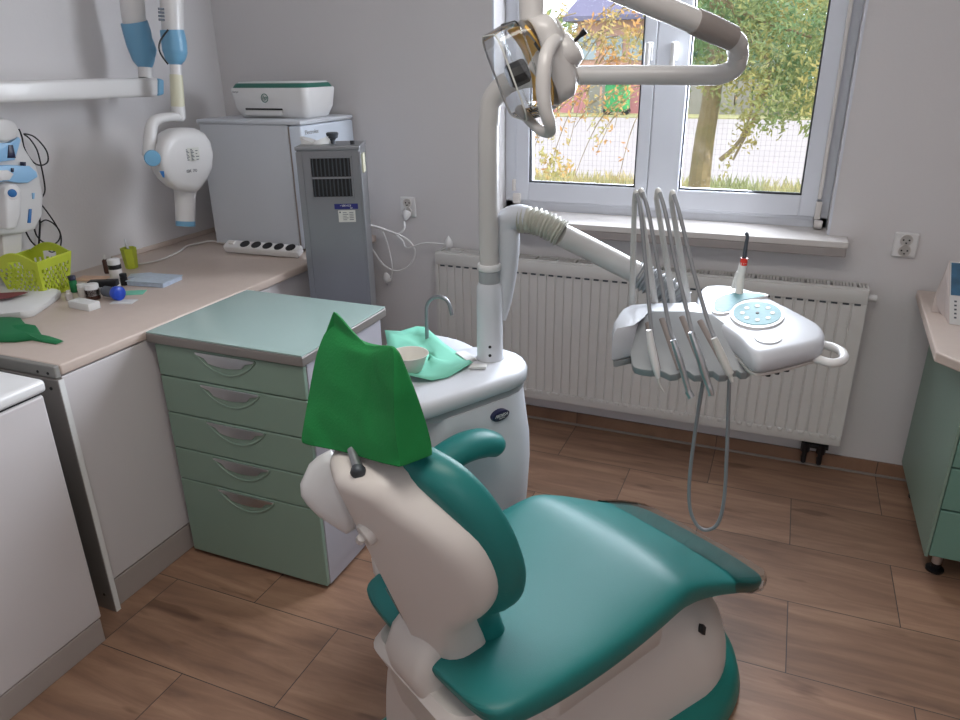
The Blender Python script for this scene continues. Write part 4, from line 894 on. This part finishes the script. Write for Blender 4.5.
for k, z1, mi in ((1.12, ZP+.0062, 0),):
    R_ = [atz(ctr[0]+(x-ctr[0])*k, ctr[1]+(y-ctr[1])*k, ZP) for x, y in cres]; R_ = catmull(R_, 3, True); loft(b, [[Vector((p.x, p.y, ZP)) for p in R_], [Vector((p.x, p.y, z1)) for p in R_]])
obj('keypad_rim', b, M['white'], pd)
b = B(); R_ = catmull([atz(x, y, ZP) for x, y in cres], 3, True); loft(b, [[Vector((p.x, p.y, ZP)) for p in R_], [Vector((p.x, p.y, ZP+.0072)) for p in R_]]); obj('crescent_keypad', b, M['panelteal'], pd, label='crescent shaped teal keypad')
b = B(); ring = zell(b, 768, 338, 14, 6.5, ZP-.002, ZP+.0036, rot=.05); obj('round_lid', b, M['unit'], pd, True)
b = B(); lathe(b, [(.006, 0)], (0, 0, 0)) if 0 else None
for i, (px, pyy) in enumerate(((769, 368), (778, 366), (787, 363), (801, 358))):
    b = B(); q = atz(px, pyy, ZP-.060)+Vector((0, .0, 0)); cyl(b, q, q-Vector((0, .0, .02)), .006+.002*(i == 2), 10); obj('knob', b, M['black'], pd)
for i, (px, pyy) in enumerate(((776, 358.5), (784, 355.5), (793, 353), (810, 348))):
    b = B(); q = atz(px, pyy, ZP-.04); q += Vector((0, -.0, 0)); lathe(b, [(.0045, -.02), (.0045, .0)], q, (.15, -1, .1), 10); obj('indicator', b, M['inkgrey'], pd)
# handle loop at the right end
hy = atz(822, 350, ZP-.05).y; b = B(); hp_ = [(800, 349), (815, 345), (829, 346), (842, 352), (843, 360), (832, 363), (816, 359), (800, 356)]
tube(b, [atz(x, y, ZP-.05) for x, y in hp_], .0105, 12, 6, closed=False); obj('handle', b, M['white'], ic, True)
# left body and gray holder
lb_ = [(628, 304), (640, 302), (700, 301), (704, 310), (700, 330), (660, 334), (650, 352), (614, 352), (611.5, 334), (616, 313)]
yl = [1.88, 1.90, 1.96, 1.93, 1.86, 1.82, 1.74, 1.74, 1.78, 1.84]
def L3(px, pyy, z): return atz(px, pyy, z)
top = [L3(px, pyy, 1.0) for px, pyy in ((629, 304), (650, 302), (700, 301), (708, 308), (706, 313), (652, 311), (641, 314), (632, 326), (613, 330), (613, 320), (620, 309))]
b = B(); ct = sum(top, Vector())/len(top)
def tr_(k, z): return [Vector((ct.x+(p.x-ct.x)*k, ct.y+(p.y-ct.y)*k, z)) for p in top]
loft(b, [tr_(.9, ZP-.085), tr_(.99, ZP-.078), tr_(1.0, ZP-.03), tr_(.97, ZP-.010), tr_(.90, ZP-.001), tr_(.4, ZP+.001)]); obj('left_housing', b, M['unit'], ic, 60)
b = B(); loft(b, [tr_(.85, ZP-.105), tr_(.93, ZP-.10), tr_(.95, ZP-.086)]); obj('left_housing_base', b, M['holder'], ic, 60)
# holder: scalloped sloping plate
b = B(); ztop, zb = .985, .872
hpx = [(632, 364), (630, 352), (634, 332), (642, 318), (655, 311), (690, 311), (712, 314), (728, 326), (741, 342), (749, 358), (751, 368)]
bot = [(751, 369), (747, 372.5), (741, 373), (737, 370), (731, 371), (726, 375), (719, 375.5), (713, 371), (708, 371), (702, 375), (694, 375.5), (688, 371), (683, 370), (677, 374), (670, 375), (664, 372), (659, 370), (650, 370.5), (640, 369), (634, 367)]
def slope(px, pyy):  # point on the sloping holder plane which falls towards the chair
    d = ray(px, pyy); nn = Vector((0, -(.122), .16)).normalized(); t_ = (Vector((0, 1.83, 1.033))-CAM).dot(nn)/d.dot(nn); return CAM+d*t_
P = [slope(*p) for p in hpx+bot]
slab(b, P, Vector((0, .012, -.022)), bev=.003); hd_ = obj('handpiece_holder', b, M['holder'], ic, True, label='grey scalloped handpiece holder plate')
for (ax_, ay_), (bx_, by_) in (((662, 318), (680, 369)), ((682, 316), (704, 370)), ((700, 320), (727, 369)), ((648, 322), (658, 368))):
    b = B(); tube(b, [slope(ax_, ay_)-Vector((0, 0, .004)), slope(bx_, by_)-Vector((0, 0, .004))], .0085, 8); obj('holder_groove', b, M['trimgrey'], hd_, True)
# instrument whips: pale sprung rods rising from the housing, each carrying a hose that hangs to a handpiece
whips = [((632, 303), (634.5, 196), 'triple_syringe', [(637, 194), (641, 215), (646, 270), (651, 325), (656, 368)]),
         ((655, 303), (639, 194), 'turbine_handpiece', [(643, 193), (649, 215), (659, 270), (669, 325), (675, 342)]),
         ((673, 302), (656, 194), 'turbine_handpiece', [(660, 193), (666, 215), (677, 270), (688, 315), (693, 335)]),
         ((688, 301), (671, 196), 'scaler_handpiece', [(674, 195), (680, 215), (692, 265), (706, 315), (716, 342)])]
yb, yt, yf = 1.90, 1.80, 1.645
for (bx_, by_), (tx_, ty_), nm, hs_ in whips:
    p0_ = atz(bx_, by_, ZP-.005); yb = p0_.y
    b = B(); tube(b, [p0_, aty((bx_*.5+tx_*.5), (by_+ty_)/2, (yb+yt)/2), aty(tx_, ty_+4, yt)], [.0085, .0075, .006], 10); tube(b, [aty(tx_, ty_+4, yt), aty((tx_+hs_[0][0])/2, ty_-4, yt-.01), aty(hs_[0][0]+1, ty_+4, yt-.02)], [.006, .006, .0055], 10, 5); obj('whip_arm', b, M['hosewhite'], ic, True)
    b = B(); n_ = len(hs_); tube(b, [aty(px, pyy, yt-.02+(yf-yt+.02)*(i/(n_-1))) for i, (px, pyy) in enumerate(hs_)], .0048, 8, 5); obj('hose', b, M['hose'], ic, True)
def hand(nm, lab, pts, radii, ma, y=1.638, tip=None, tipr=None):
    t_ = thing(nm, aty(*pts[0], y), lab, 'handpiece'); b = B(); tube(b, [aty(px, pyy, y) for px, pyy in pts], radii, 14, 4); obj('grip', b, M[ma], t_, True)
    if tip: b = B(); tube(b, [aty(px, pyy, y) for px, pyy in tip], tipr, 10, 3); obj('tip', b, M['chrome' if ma == 'chrome' else 'hosewhite'], t_, True)
    return t_
hand('triple_syringe', 'white syringe with thin curved nozzle, leftmost of the four hanging instruments', [(649, 330), (652, 350), (656, 368), (658, 378)], [.007, .0095, .009, .005], 'white', tip=[(658, 376), (659, 384), (664, 392.5)], tipr=[.0045, .003, .0018])
hand('dental_handpiece', 'chrome handpiece with curved neck, second from left of the hanging instruments', [(673, 340), (678, 355), (684, 375), (689, 393)], [.007, .0088, .0075, .006], 'chrome', tip=[(688, 391), (691.5, 397)], tipr=[.0085, .0085])
hand('dental_handpiece', 'chrome motor handpiece with ringed end, third from left of the hanging instruments', [(691, 332), (698, 352), (704, 372), (708, 384)], [.007, .0095, .0095, .008], 'chrome', tip=[(707, 381), (709.5, 388), (711.5, 395)], tipr=[.006, .008, .0065])
hand('dental_handpiece', 'pale grey scaler handpiece, rightmost of the four hanging instruments', [(714, 338), (720, 352), (726, 366), (730, 374)], [.007, .0095, .010, .009], 'hosewhite', tip=[(729, 373), (732.5, 382)], tipr=[.006, .0045])
b = B(); tube(b, [aty(705, 372, 1.68), aty(700, 400, 1.71), aty(694, 440, 1.73), aty(689.5, 480, 1.74), aty(690, 508, 1.74), aty(697, 525, 1.74), aty(707, 530, 1.74), aty(718, 523, 1.74), aty(724, 500, 1.74), aty(726.5, 460, 1.73), aty(728, 420, 1.72), aty(729.5, 374, 1.70)], .0048, 8, 6); obj('hose', b, M['hose'], ic, True, label='grey hose hanging in a long loop')
# gripper syringe standing on the pod
sg = thing('suction_tip', atz(738, 293, ZP), 'wrapped syringe with red ring and dark bent tip, standing on the console', 'syringe')
ysg = atz(738, 292, ZP).y
b = B(); tube(b, [atz(739, 296, ZP), aty(740, 278, ysg), aty(744, 262, ysg)], [.010, .012, .010], 10, 4); tube(b, [aty(733, 288, ysg), aty(739, 272, ysg)], [.006, .008], 8); obj('clear_sleeve', b, M['label'], sg, True)
b = B(); tube(b, [aty(743.4, 265, ysg), aty(744.5, 258, ysg)], .010, 12); obj('ring', b, M['red'], sg, True)
b = B(); tube(b, [aty(744, 260, ysg), aty(746, 245, ysg), aty(747.5, 236, ysg), aty(745.5, 233, ysg)], [.0065, .005, .0045, .0045], 10, 4); obj('tip', b, M['darksteel'], sg, True)

# ================================================================== OPERATING LAMP
ol = thing('operating_lamp', (-.13, py_, 1.57), 'grey dental lamp with clear shield and amber reflector on a jointed arm', 'lamp')
yL = py_
b = B(); tube(b, [aty(543, 75.6, yL), aty(640, 75, yL), aty(705, 75.5, yL), aty(722, 74, yL-.005), aty(734, 68, yL-.01), aty(738, 58, yL-.02), aty(738, 46, yL-.03)], .0215, 18, 5); obj('horizontal_arm', b, M['armgrey'], ol, True)
b = B(); tube(b, [aty(737, 52, yL-.03), aty(737, 44, yL-.05), aty(730, 38, yL-.07), aty(722, 34, yL-.09)], [.0215, .022, .022, .022], 16, 4); obj('elbow', b, M['armgrey'], ol, True)
b = B(); tube(b, [aty(732, 38, yL-.08), aty(705, 26, yL-.13), aty(694, 21, yL-.15)], [.025, .0265, .025], 18, 3); obj('joint_sleeve', b, M['jointgrey'], ol, True, label='brown grey joint sleeve')
y2, y3 = yL-.15, 1.46
b = B(); tube(b, [aty(700, 23.5, y2+.01), aty(650, 3, y2-.06), aty(590, -22, y2-.14), aty(532, -46, y3)], [.0235, .0235, .0235, .0235], 18, 3); obj('spring_arm', b, M['armgrey'], ol, True)
yh = y3
b = B(); tube(b, [aty(532, -50, yh), aty(532, -30, yh), aty(532, 0, yh), aty(532, 22, yh), aty(534, 32, yh)], [.027, .027, .0245, .024, .020], 18, 4); obj('neck', b, M['armgrey'], ol, True)
b = B(); tube(b, [aty(533, 26, yh), aty(541, 36, yh), aty(549, 44, yh)], [.018, .016, .014], 14, 4); cyl(b, aty(524, 25, yh), aty(532, 27, yh), .010); obj('swivel', b, M['armgrey'], ol, True)
nl_ = Vector((-.79, -.50, -.38)).normalized()      # the way the lamp faces
hc_ = aty(520, 71, yh)
uu = nl_.cross(Vector((0, 0, 1))).normalized(); vv = uu.cross(nl_).normalized()
def LP(u, v, w_): return hc_+uu*u+vv*v+nl_*w_
def lrect(wu, wv, w_, r=.02, cv=0): return [LP(x, y+cv, w_) for x, y in rrect(0, 0, wu, wv, r, 4)]
b = B(); mcap = aty(560, 56, yh); dcap = (aty(575, 45, yh)-aty(548, 72, yh)).normalized()
lathe(b, [(.030, -.055), (.037, -.03), (.038, .015), (.034, .030), (.022, .037), (0, .038)], mcap, dcap+Vector((0, .1, 0)), 24); obj('motor_housing', b, M['armgrey'], ol, True)
b = B(); k0 = mcap+dcap*.035; cyl(b, k0, k0+dcap*.022, .0035, 10); lathe(b, [(.0045, 0), (.007, .012), (0, .013)], k0+dcap*.018, dcap, 12); obj('switch', b, M['black'], ol, True)
# reflector: curved plate, amber inside
b = B(); n1, n2 = 10, 10; g = []
for i in range(n1+1):
    for_ = []
    for j in range(n2+1): u = (i/n1-.5)*.155; v = (j/n2-.5)*.150; for_.append(LP(u, v, -.055+2.6*(u*u)+3.2*(v*v)))
    g.append(for_)
V = [[b.verts.new(p) for p in r_] for r_ in g]
for i in range(n1):
    for j in range(n2): b.faces.new((V[i][j], V[i+1][j], V[i+1][j+1], V[i][j+1]))
o = obj('reflector', b, M['amber'], ol, True, label='amber curved reflector'); md = o.modifiers.new('s', 'SOLIDIFY'); md.thickness = .003
b = B(); loft(b, [lrect(.15, .13, -.085, .03), lrect(.165, .158, -.07, .03), lrect(.17, .165, -.035, .03)], cap=False); b.faces.new([b.verts.new(p) for p in lrect(.15, .13, -.085, .03)]); o = obj('rear_housing', b, M['armgrey'], ol, True); md = o.modifiers.new('s', 'SOLIDIFY'); md.thickness = .003
b = B(); loft(b, [lrect(.172, .168, -.036, .03), lrect(.18, .178, -.01, .03), lrect(.172, .170, .032, .03), lrect(.160, .158, .038, .03)], cap=False); b.faces.new([b.verts.new(p) for p in lrect(.16, .158, .038, .03)]); obj('clear_shield', b, M['shield'], ol, 40, label='clear plastic shield')
for wv_, w_ in ((.178, -.010), (.172, .034)):
    b = B(); tube(b, lrect(.180 if w_ < 0 else .168, wv_ if w_ < 0 else .166, w_, .03), .0018, 6, closed=True); obj('shield_rim', b, M['shield'] if w_ < 0 else M['label'], ol, True)
b = B(); tq = aty(521, 72, yh)+nl_*.01; lathe(b, [(.022, -.022), (.024, -.018), (.024, .012), (.019, .018), (0, .019)], tq, nl_, 10); obj('bulb_cap', b, M['black'], ol, 30)
b = B(); cyl(b, hc_-nl_*.05, tq-nl_*.018, .004); obj('bulb_stem', b, M['chrome'], ol, True)
b = B(); q1, q2 = aty(536, 42, yh-.03), aty(543, 52, yh-.03); tube(b, [q1, q2], .006, 8); obj('hinge_pin', b, M['black'], ol, True)
b = B(); tube(b, [aty(556, 40, yh-.04), aty(549, 48, yh-.07), aty(545, 62, yh-.09), aty(543, 85, yh-.10), aty(545, 108, yh-.10), aty(550, 125, yh-.09), aty(549, 132, yh-.07), aty(540, 130, yh-.05), aty(528, 119, yh-.02), aty(519, 109, yh)], [.012, .0135, .014, .014, .013, .012, .011, .010, .010, .010], 14, 5); obj('handle_loop', b, M['armgrey'], ol, True)

# ================================================================== THINGS ON THE UNIT
ZT = .806
dr = [(385, 334), (400, 331), (417, 330), (426, 334), (445, 346), (460, 355), (473, 365), (463, 371), (448, 378), (432, 382), (415, 384), (400, 378), (390, 360)]
b = B(); cdr = atz(430, 358, ZT); rings = []
for k in (1.0, .75, .5, .25, .02): rings.append([cdr+(atz(x, y, ZT)-cdr)*k+Vector((0, 0, .004+(.012*math.sin(i*1.7+k*3)+.008)*(.5 if k < .9 else 1.0)*(1 if x < 460 else .3))) for i, (x, y) in enumerate(dr)])
loft(b, rings, cap=False); o = obj('paper_drape', b, M['mintpaper'], None, 80); md = o.modifiers.new('s', 'SOLIDIFY'); md.thickness = .0015
tag(o, 'mint green paper napkin spread over the top of the dental unit', 'napkin')
cb = atz(410, 370, ZT+.012); b = B(); lathe(b, [(.030, .0), (.034, .002), (.050, .045), (.054, .050), (.051, .050), (.046, .042), (.030, .008), (0, .006)], cb, (0, 0, 1), 32); tag(obj('bowl', b, M['bowl'], None, True), 'shallow cream bowl standing on the mint napkin', 'bowl')
for px, pyy, w_, d_, rot, z_, lab in ((466, 357, .075, .035, -40, ZT, 'white folded paper strip tucked beside the mint napkin'), (478, 367, .05, .03, 15, ZT, 'small white paper slip at the foot of the lamp post')):
    p = atz(px, pyy, z_); mm = Matrix.Translation(p) @ Matrix.Rotation(math.radians(rot), 4, 'Z'); b = B(); box(b, -w_/2, w_/2, -d_/2, d_/2, 0, .004, .001, mtx=mm); box(b, -w_/2+.004, w_/2, -d_/2, d_/2-.006, .0045, .007, .001, mtx=mm); tag(obj('paper_slip', b, M['paper'], None), lab, 'paper')

# ================================================================== DENTAL CHAIR
ch = thing('dental_chair', C(.5, 0, 0), 'white and teal dental chair with reclined back, in the middle foreground', 'dental chair')
# seat and leg rest: rounded section swept along the chair
st_ = [(.022, .478, .215, .045), (.06, .492, .250, .075), (.14, .497, .262, .088), (.26, .492, .266, .092), (.38, .492, .266, .092), (.50, .500, .264, .090), (.585, .508, .260, .086), (.63, .505, .256, .080), (.68, .484, .250, .072), (.76, .442, .244, .062), (.84, .398, .238, .055), (.925, .354, .240, .050), (.985, .326, .234, .044), (1.018, .312, .212, .030)]
b = B(); rings = []
for i, (s, zt, hw, th) in enumerate(st_):
    a = st_[max(i-1, 0)]; c = st_[min(i+1, len(st_)-1)]; tx, tz = c[0]-a[0], c[1]-a[1]; l_ = math.hypot(tx, tz); nxs, nz = -tz/l_, tx/l_
    ring = []
    for j in range(28):
        an = 2*math.pi*j/28; cx_, sx_ = math.cos(an), math.sin(an); ex = .42
        kk = hw*math.copysign(abs(cx_)**ex, cx_); hh = th/2*math.copysign(abs(sx_)**ex, sx_) + (.010*(kk/hw)**2 if s < .62 else -.006*(kk/hw)**2); off = hh-th/2
        ring.append(C(s+nxs*off, kk, zt+nz*off))
    rings.append(ring)
loft(b, rings); so = obj('seat_and_leg_rest', b, M['teal'], ch, 80); md = so.modifiers.new('sub', 'SUBSURF'); md.levels = 1; md.render_levels = 2
# clear film over the foot end
b = B(); rings = []
for i, (s, zt, hw, th) in enumerate(st_[10:]):
    s += .010*(i == 4); a = (-.4)
    ring = []
    for j in range(24):
        an = 2*math.pi*j/24; kk = (hw+(.008 if i else .001))*math.copysign(abs(math.cos(an))**.42, math.cos(an)); off = (th/2+(.006 if i else .001))*math.copysign(abs(math.sin(an))**.42, math.sin(an))-th/2; ring.append(C(s+.45*off*1.0, kk, zt+.89*off+.002*math.sin(j*2.3+i)))
    rings.append(ring)
loft(b, rings, cap=False); obj('foot_film', b, M['film'], so, 80, label='clear plastic film cover')
# backrest
Bs, Bz = .12, .42; ul = Vector((-math.sin(math.radians(18)), math.cos(math.radians(18)))); fl_ = Vector((ul.y, -ul.x))
def bk(k, L, d):
    d2 = d+1.1*k*k; s = Bs+ul.x*L+fl_.x*d2; z = Bz+ul.y*L+fl_.y*d2; return C(s, k, z)
half = [(.0, -.01), (.06, -.01), (.092, .008), (.098, .05), (.102, .11), (.132, .165), (.182, .215), (.206, .28), (.212, .35), (.204, .43), (.182, .50), (.142, .55), (.08, .572), (.0, .575)]
outl = half + [(-k, L) for k, L in half[::-1] if k > 0]; outl = smooth2(outl, 3)
b = B(); pillow(b, outl, .032, .108, .034, lambda k, L, d: bk(k, L, d-.008), 5); up = obj('backrest_upholstery', b, M['teal'], ch, 80)
half = [(.0, .0), (.05, -.004), (.090, .02), (.098, .07), (.102, .13), (.120, .185), (.160, .225), (.190, .28), (.200, .345), (.190, .42), (.155, .48), (.108, .53), (.075, .562), (.0, .57)]
outl = half + [(-k, L) for k, L in half[::-1] if k > 0]; outl = smooth2(outl, 3)
def shellfn(k, L, d):
    bul = -.040*max(0, 1-abs(k)/.18)*min(1, (L)/.08+.4)
    return bk(k, L, d+(bul if d < .02 else 0)-.0)
b = B(); pillow(b, outl, -.022, .050, .030, shellfn, 4); sh = obj('backrest_shell', b, M['shell'], ch, 80, label='white rear shell of the backrest')
# lever knob at the shell's left side
kc = bk(.022, .44, -.056); b = B(); rd = (bk(-.085, .36, -.2)-bk(-.085, .36, 0)).normalized(); upv = (bk(0, .5, 0)-bk(0, .3, 0)).normalized()
lathe(b, [(.023, -.014), (.023, .004), (.020, .009), (0, .010)], kc, rd, 24); kn_ = obj('lever_knob', b, M['offwhite'], sh, True)
b = B(); tube(b, [kc+rd*.012, kc+rd*.014-upv*.012-NX*.010, kc+rd*.012-upv*.020-NX*.018], [.008, .009, .008], 10, 3); obj('lever', b, M['offwhite'], kn_, True)
b = B()
for k in range(3): tube(b, [bk(-.075+.012*k, .20-.02*k, -.054), bk(-.05+.012*k, .15-.02*k, -.054)], .0010, 4)
o = obj('scratch', b, M['alu'], sh)
# headrest bracket
b = B(); tube(b, [bk(.02, .54, .02), bk(.02, .60, .02), bk(.0, .66, .045)], .011, 10, 3); tube(b, [bk(-.012, .588, -.006), bk(.028, .574, -.022)], [.008, .010], 12); obj('headrest_bracket', b, M['steel'], ch, True)
b = B(); lathe(b, [(.013, 0), (.013, .010), (.010, .013)], bk(.028, .574, -.022), NX*.7-AX*.6-Vector((0, 0, .2)), 14); obj('bracket_knob', b, M['darksteel'], ch, True)
hr = smooth2([(-.095, 1.0), (.09, 1.02), (.10, 1.08), (.085, 1.125), (0, 1.14), (-.085, 1.125), (-.105, 1.07)], 4)
b = B(); pillow(b, hr, .0, .05, .022, lambda k, z, d: C(-.014-.18*(k+.02)+d*.8-.12*(z-1.05), k*.85, 1.06+(z-1.06)*.9), 4); obj('headrest', b, M['teal'], ch, 80)
# white padded wing hanging at the back's far side
wp = [(331, 449), (318, 456), (309, 464), (300, 484), (301, 496), (307, 505), (319, 517), (330, 524), (346, 534), (356, 529), (352, 512), (341, 478), (335, 455)]
dw = (C(0, -.22, .85)-CAM).dot(_fw)
def atd(px, pyy, dep): d = ray(px, pyy); return CAM+d*(dep/d.dot(_fw))
cw = (328, 490); b = B(); rings = []
for dd, k in ((.045, .5), (.035, .82), (.012, .97), (0, 1.0), (-.014, .93), (-.026, .7), (-.030, .3)): rings.append([atd(cw[0]+(x-cw[0])*k, cw[1]+(y-cw[1])*k, dw+dd) for x, y in wp])
loft(b, rings); obj('side_wing', b, M['white'], ch, 80, label='white curved side wing')
# armrest on the far side
b = B(); kA = -.315
tube(b, [C(.17, kA, .60), C(.235, kA, .632), C(.31, kA, .666), C(.39, kA, .685), C(.455, kA, .680), C(.50, kA, .660), C(.515, kA, .648)], [.026, .033, .037, .038, .038, .033, .018], 20, 5, flat=(NX, 1.2)); obj('armrest', b, M['teal'], ch, 80)
b = B(); tube(b, [C(.20, kA+.02, .56), C(.12, -.27, .50), C(.13, -.22, .45)], [.026, .030, .034], 14, 4); obj('armrest_bracket', b, M['shell'], ch, True)
# hinge brackets between seat and back
def brk(s0, s1, k0, k1, z): return [C(s_, k_, z) for s_, k_ in rrect((s0+s1)/2, (k0+k1)/2, s1-s0, k1-k0, .03, 5)]
b = B(); loft(b, [brk(.05, .14, -.07, .06, .30), brk(.03, .14, -.08, .065, .34), brk(.004, .14, -.085, .066, .40), brk(-.006, .14, -.085, .066, .45), brk(.010, .13, -.08, .062, .50), brk(.03, .12, -.07, .05, .53)]); obj('hinge_bracket', b, M['shell'], ch, 60)
# lift body and base
def brect(s0, s1, hw, z, r=.06): return [C(s, k, z) for s, k in rrect((s0+s1)/2, 0, s1-s0, 2*hw, r, 5)]
b = B(); loft(b, [brect(.02, .62, .165, .415, .05), brect(.005, .62, .175, .39, .05), brect(.03, .60, .165, .33, .05), brect(.07, .55, .15, .13, .05), brect(.08, .54, .14, .05, .05)]); obj('lift_housing', b, M['shell'], ch, 50)
b = B(); loft(b, [brect(.22, .58, .215, .43, .03), brect(.21, .59, .22, .41, .03), brect(.21, .585, .22, .335, .03), brect(.23, .57, .21, .325, .03)]); obj('seat_frame', b, M['shell'], ch, 50)
def nose(z, s1, hw, s0=.05, n=32): return [C(s0, -hw*.75, z)]+[C(s1-hw*1.05+hw*1.05*math.cos(a), hw*math.sin(a), z) for a in [-math.pi/2+math.pi*i/n for i in range(n+1)]]+[C(s0, hw*.75, z)]
b = B(); loft(b, [nose(.085, 1.0, .255), nose(.13, .995, .252), nose(.20, .97, .240), nose(.27, .915, .222), nose(.33, .835, .20), nose(.37, .755, .175), nose(.385, .70, .14)]); bcov = obj('base_cover', b, M['shell'], ch, 60)
qb = C(.735, .212, .275)
b = B(); n0 = (NX+AX*.25+Vector((0, 0, .25))).normalized(); e1 = Vector((0, 0, 1)); e1 = (e1-n0*e1.dot(n0)).normalized(); e2 = e1.cross(n0)
slab(b, [qb+e2*.012+n0*.0, qb+e1*.016+n0*.0, qb-e2*.012+n0*.0, qb-e1*.016], n0*.012); obj('slot', b, M['dark'], bcov)
b = B(); loft(b, [nose(.0, 1.035, .302, .02), nose(.02, 1.04, .306, .02), nose(.065, 1.025, .296, .03), nose(.088, .995, .265, .04)]); obj('base_plate', b, M['tealbase'], ch, 60)

# ================================================================== GREEN COVER over the headrest
def HN(px, pyy, k):
    d = ray(px, pyy); t_ = (k-(CAM-O0).dot(NX))/d.dot(NX); return CAM+d*t_
rows = [
    [(303, 443, -.14), (350, 453, -.02), (399, 467, .12), (433, 454, .12)],  # per height: rear-left, rear-middle, rear-right, flap, front-left
    [(303, 440, -.14), (350, 449, -.02), (399, 461, .12), (432, 450, .12)],
    [(304, 428, -.14), (350, 436, -.02), (396, 444, .12), (428, 438, .12)],
    [(307, 400, -.14), (352, 408, -.02), (396, 410, .12), (420, 408, .12)],
    [(311, 375, -.14), (353, 380, -.02), (396, 377, .12), (412, 380, .12)],
    [(318, 350, -.13), (354, 358, -.02), (394, 352, .11), (403, 358, .11)]]
b = B(); rings = []
for ri, r_ in enumerate(rows):
    rl_, rm_, rr_, fr_ = [HN(*q) for q in r_]
    dpt = (fr_-rr_); fl2 = rl_+dpt*1.0+AX*.02; fm_ = rm_+dpt*1.1+AX*.03
    pts = [rl_, rl_.lerp(rm_, .5), rm_, rm_.lerp(rr_, .5), rr_, rr_.lerp(fr_, .5), fr_, fr_.lerp(fm_, .5), fm_, fm_.lerp(fl2, .5), fl2, fl2.lerp(rl_, .5)]
    w_ = .004; pts = [p+AX*(-w_*math.sin(i*2.4+ri*1.3)) for i, p in enumerate(pts)]
    rings.append(pts)
# top: saddle with a raised corner
rl_ = HN(330, 322, -.12); pk_ = HN(333, 304, -.09); rm_ = HN(356, 348, -.01); rr_ = HN(394, 344, .11); fr_ = HN(398, 349, .11); fm_ = HN(372, 347, .0)+AX*.03; fl2 = HN(343, 326, -.08)
pts = [rl_, HN(340, 342, -.07), HN(356, 353, -.01), HN(378, 352, .05), rr_, rr_.lerp(fr_, .5), fr_, fr_.lerp(fm_, .5), HN(360, 347, -.01)+AX*.03, HN(352, 342, -.03)+AX*.02, fl2, pk_]
rings.append(pts)
loft(b, rings, cap=False)
b.faces.ensure_lookup_table()
bv = list(b.verts)[-12:]
cen = b.verts.new(HN(358, 350, 0)+AX*.015)
for i in range(12): b.faces.new((bv[i], bv[(i+1) % 12], cen))
cl = b.edges.layers.float.new('crease_edge')
rv = list(b.verts)[:-1]; nR = len(rows)+1
vi = {v: i for i, v in enumerate(b.verts)}
for e in b.edges:
    i, j = sorted((vi[e.verts[0]], vi[e.verts[1]]))
    if j-i == 12 and i % 12 in (0, 4, 6): e[cl] = .7
    if i >= 12*(nR-1) and j < 12*nR and (i % 12 in (10, 11, 0) or j % 12 == 11): e[cl] = .6
    if j < 12: e[cl] = .9
o = obj('headrest_cover', b, M['green'], None, 80); md = o.modifiers.new('sub', 'SUBSURF'); md.levels = 1; md.render_levels = 2
for e in o.data.edges: pass
md2 = o.modifiers.new('s', 'SOLIDIFY'); md2.thickness = .002
tag(o, 'bright green nonwoven cover pulled loosely over the dental chair headrest', 'cover')
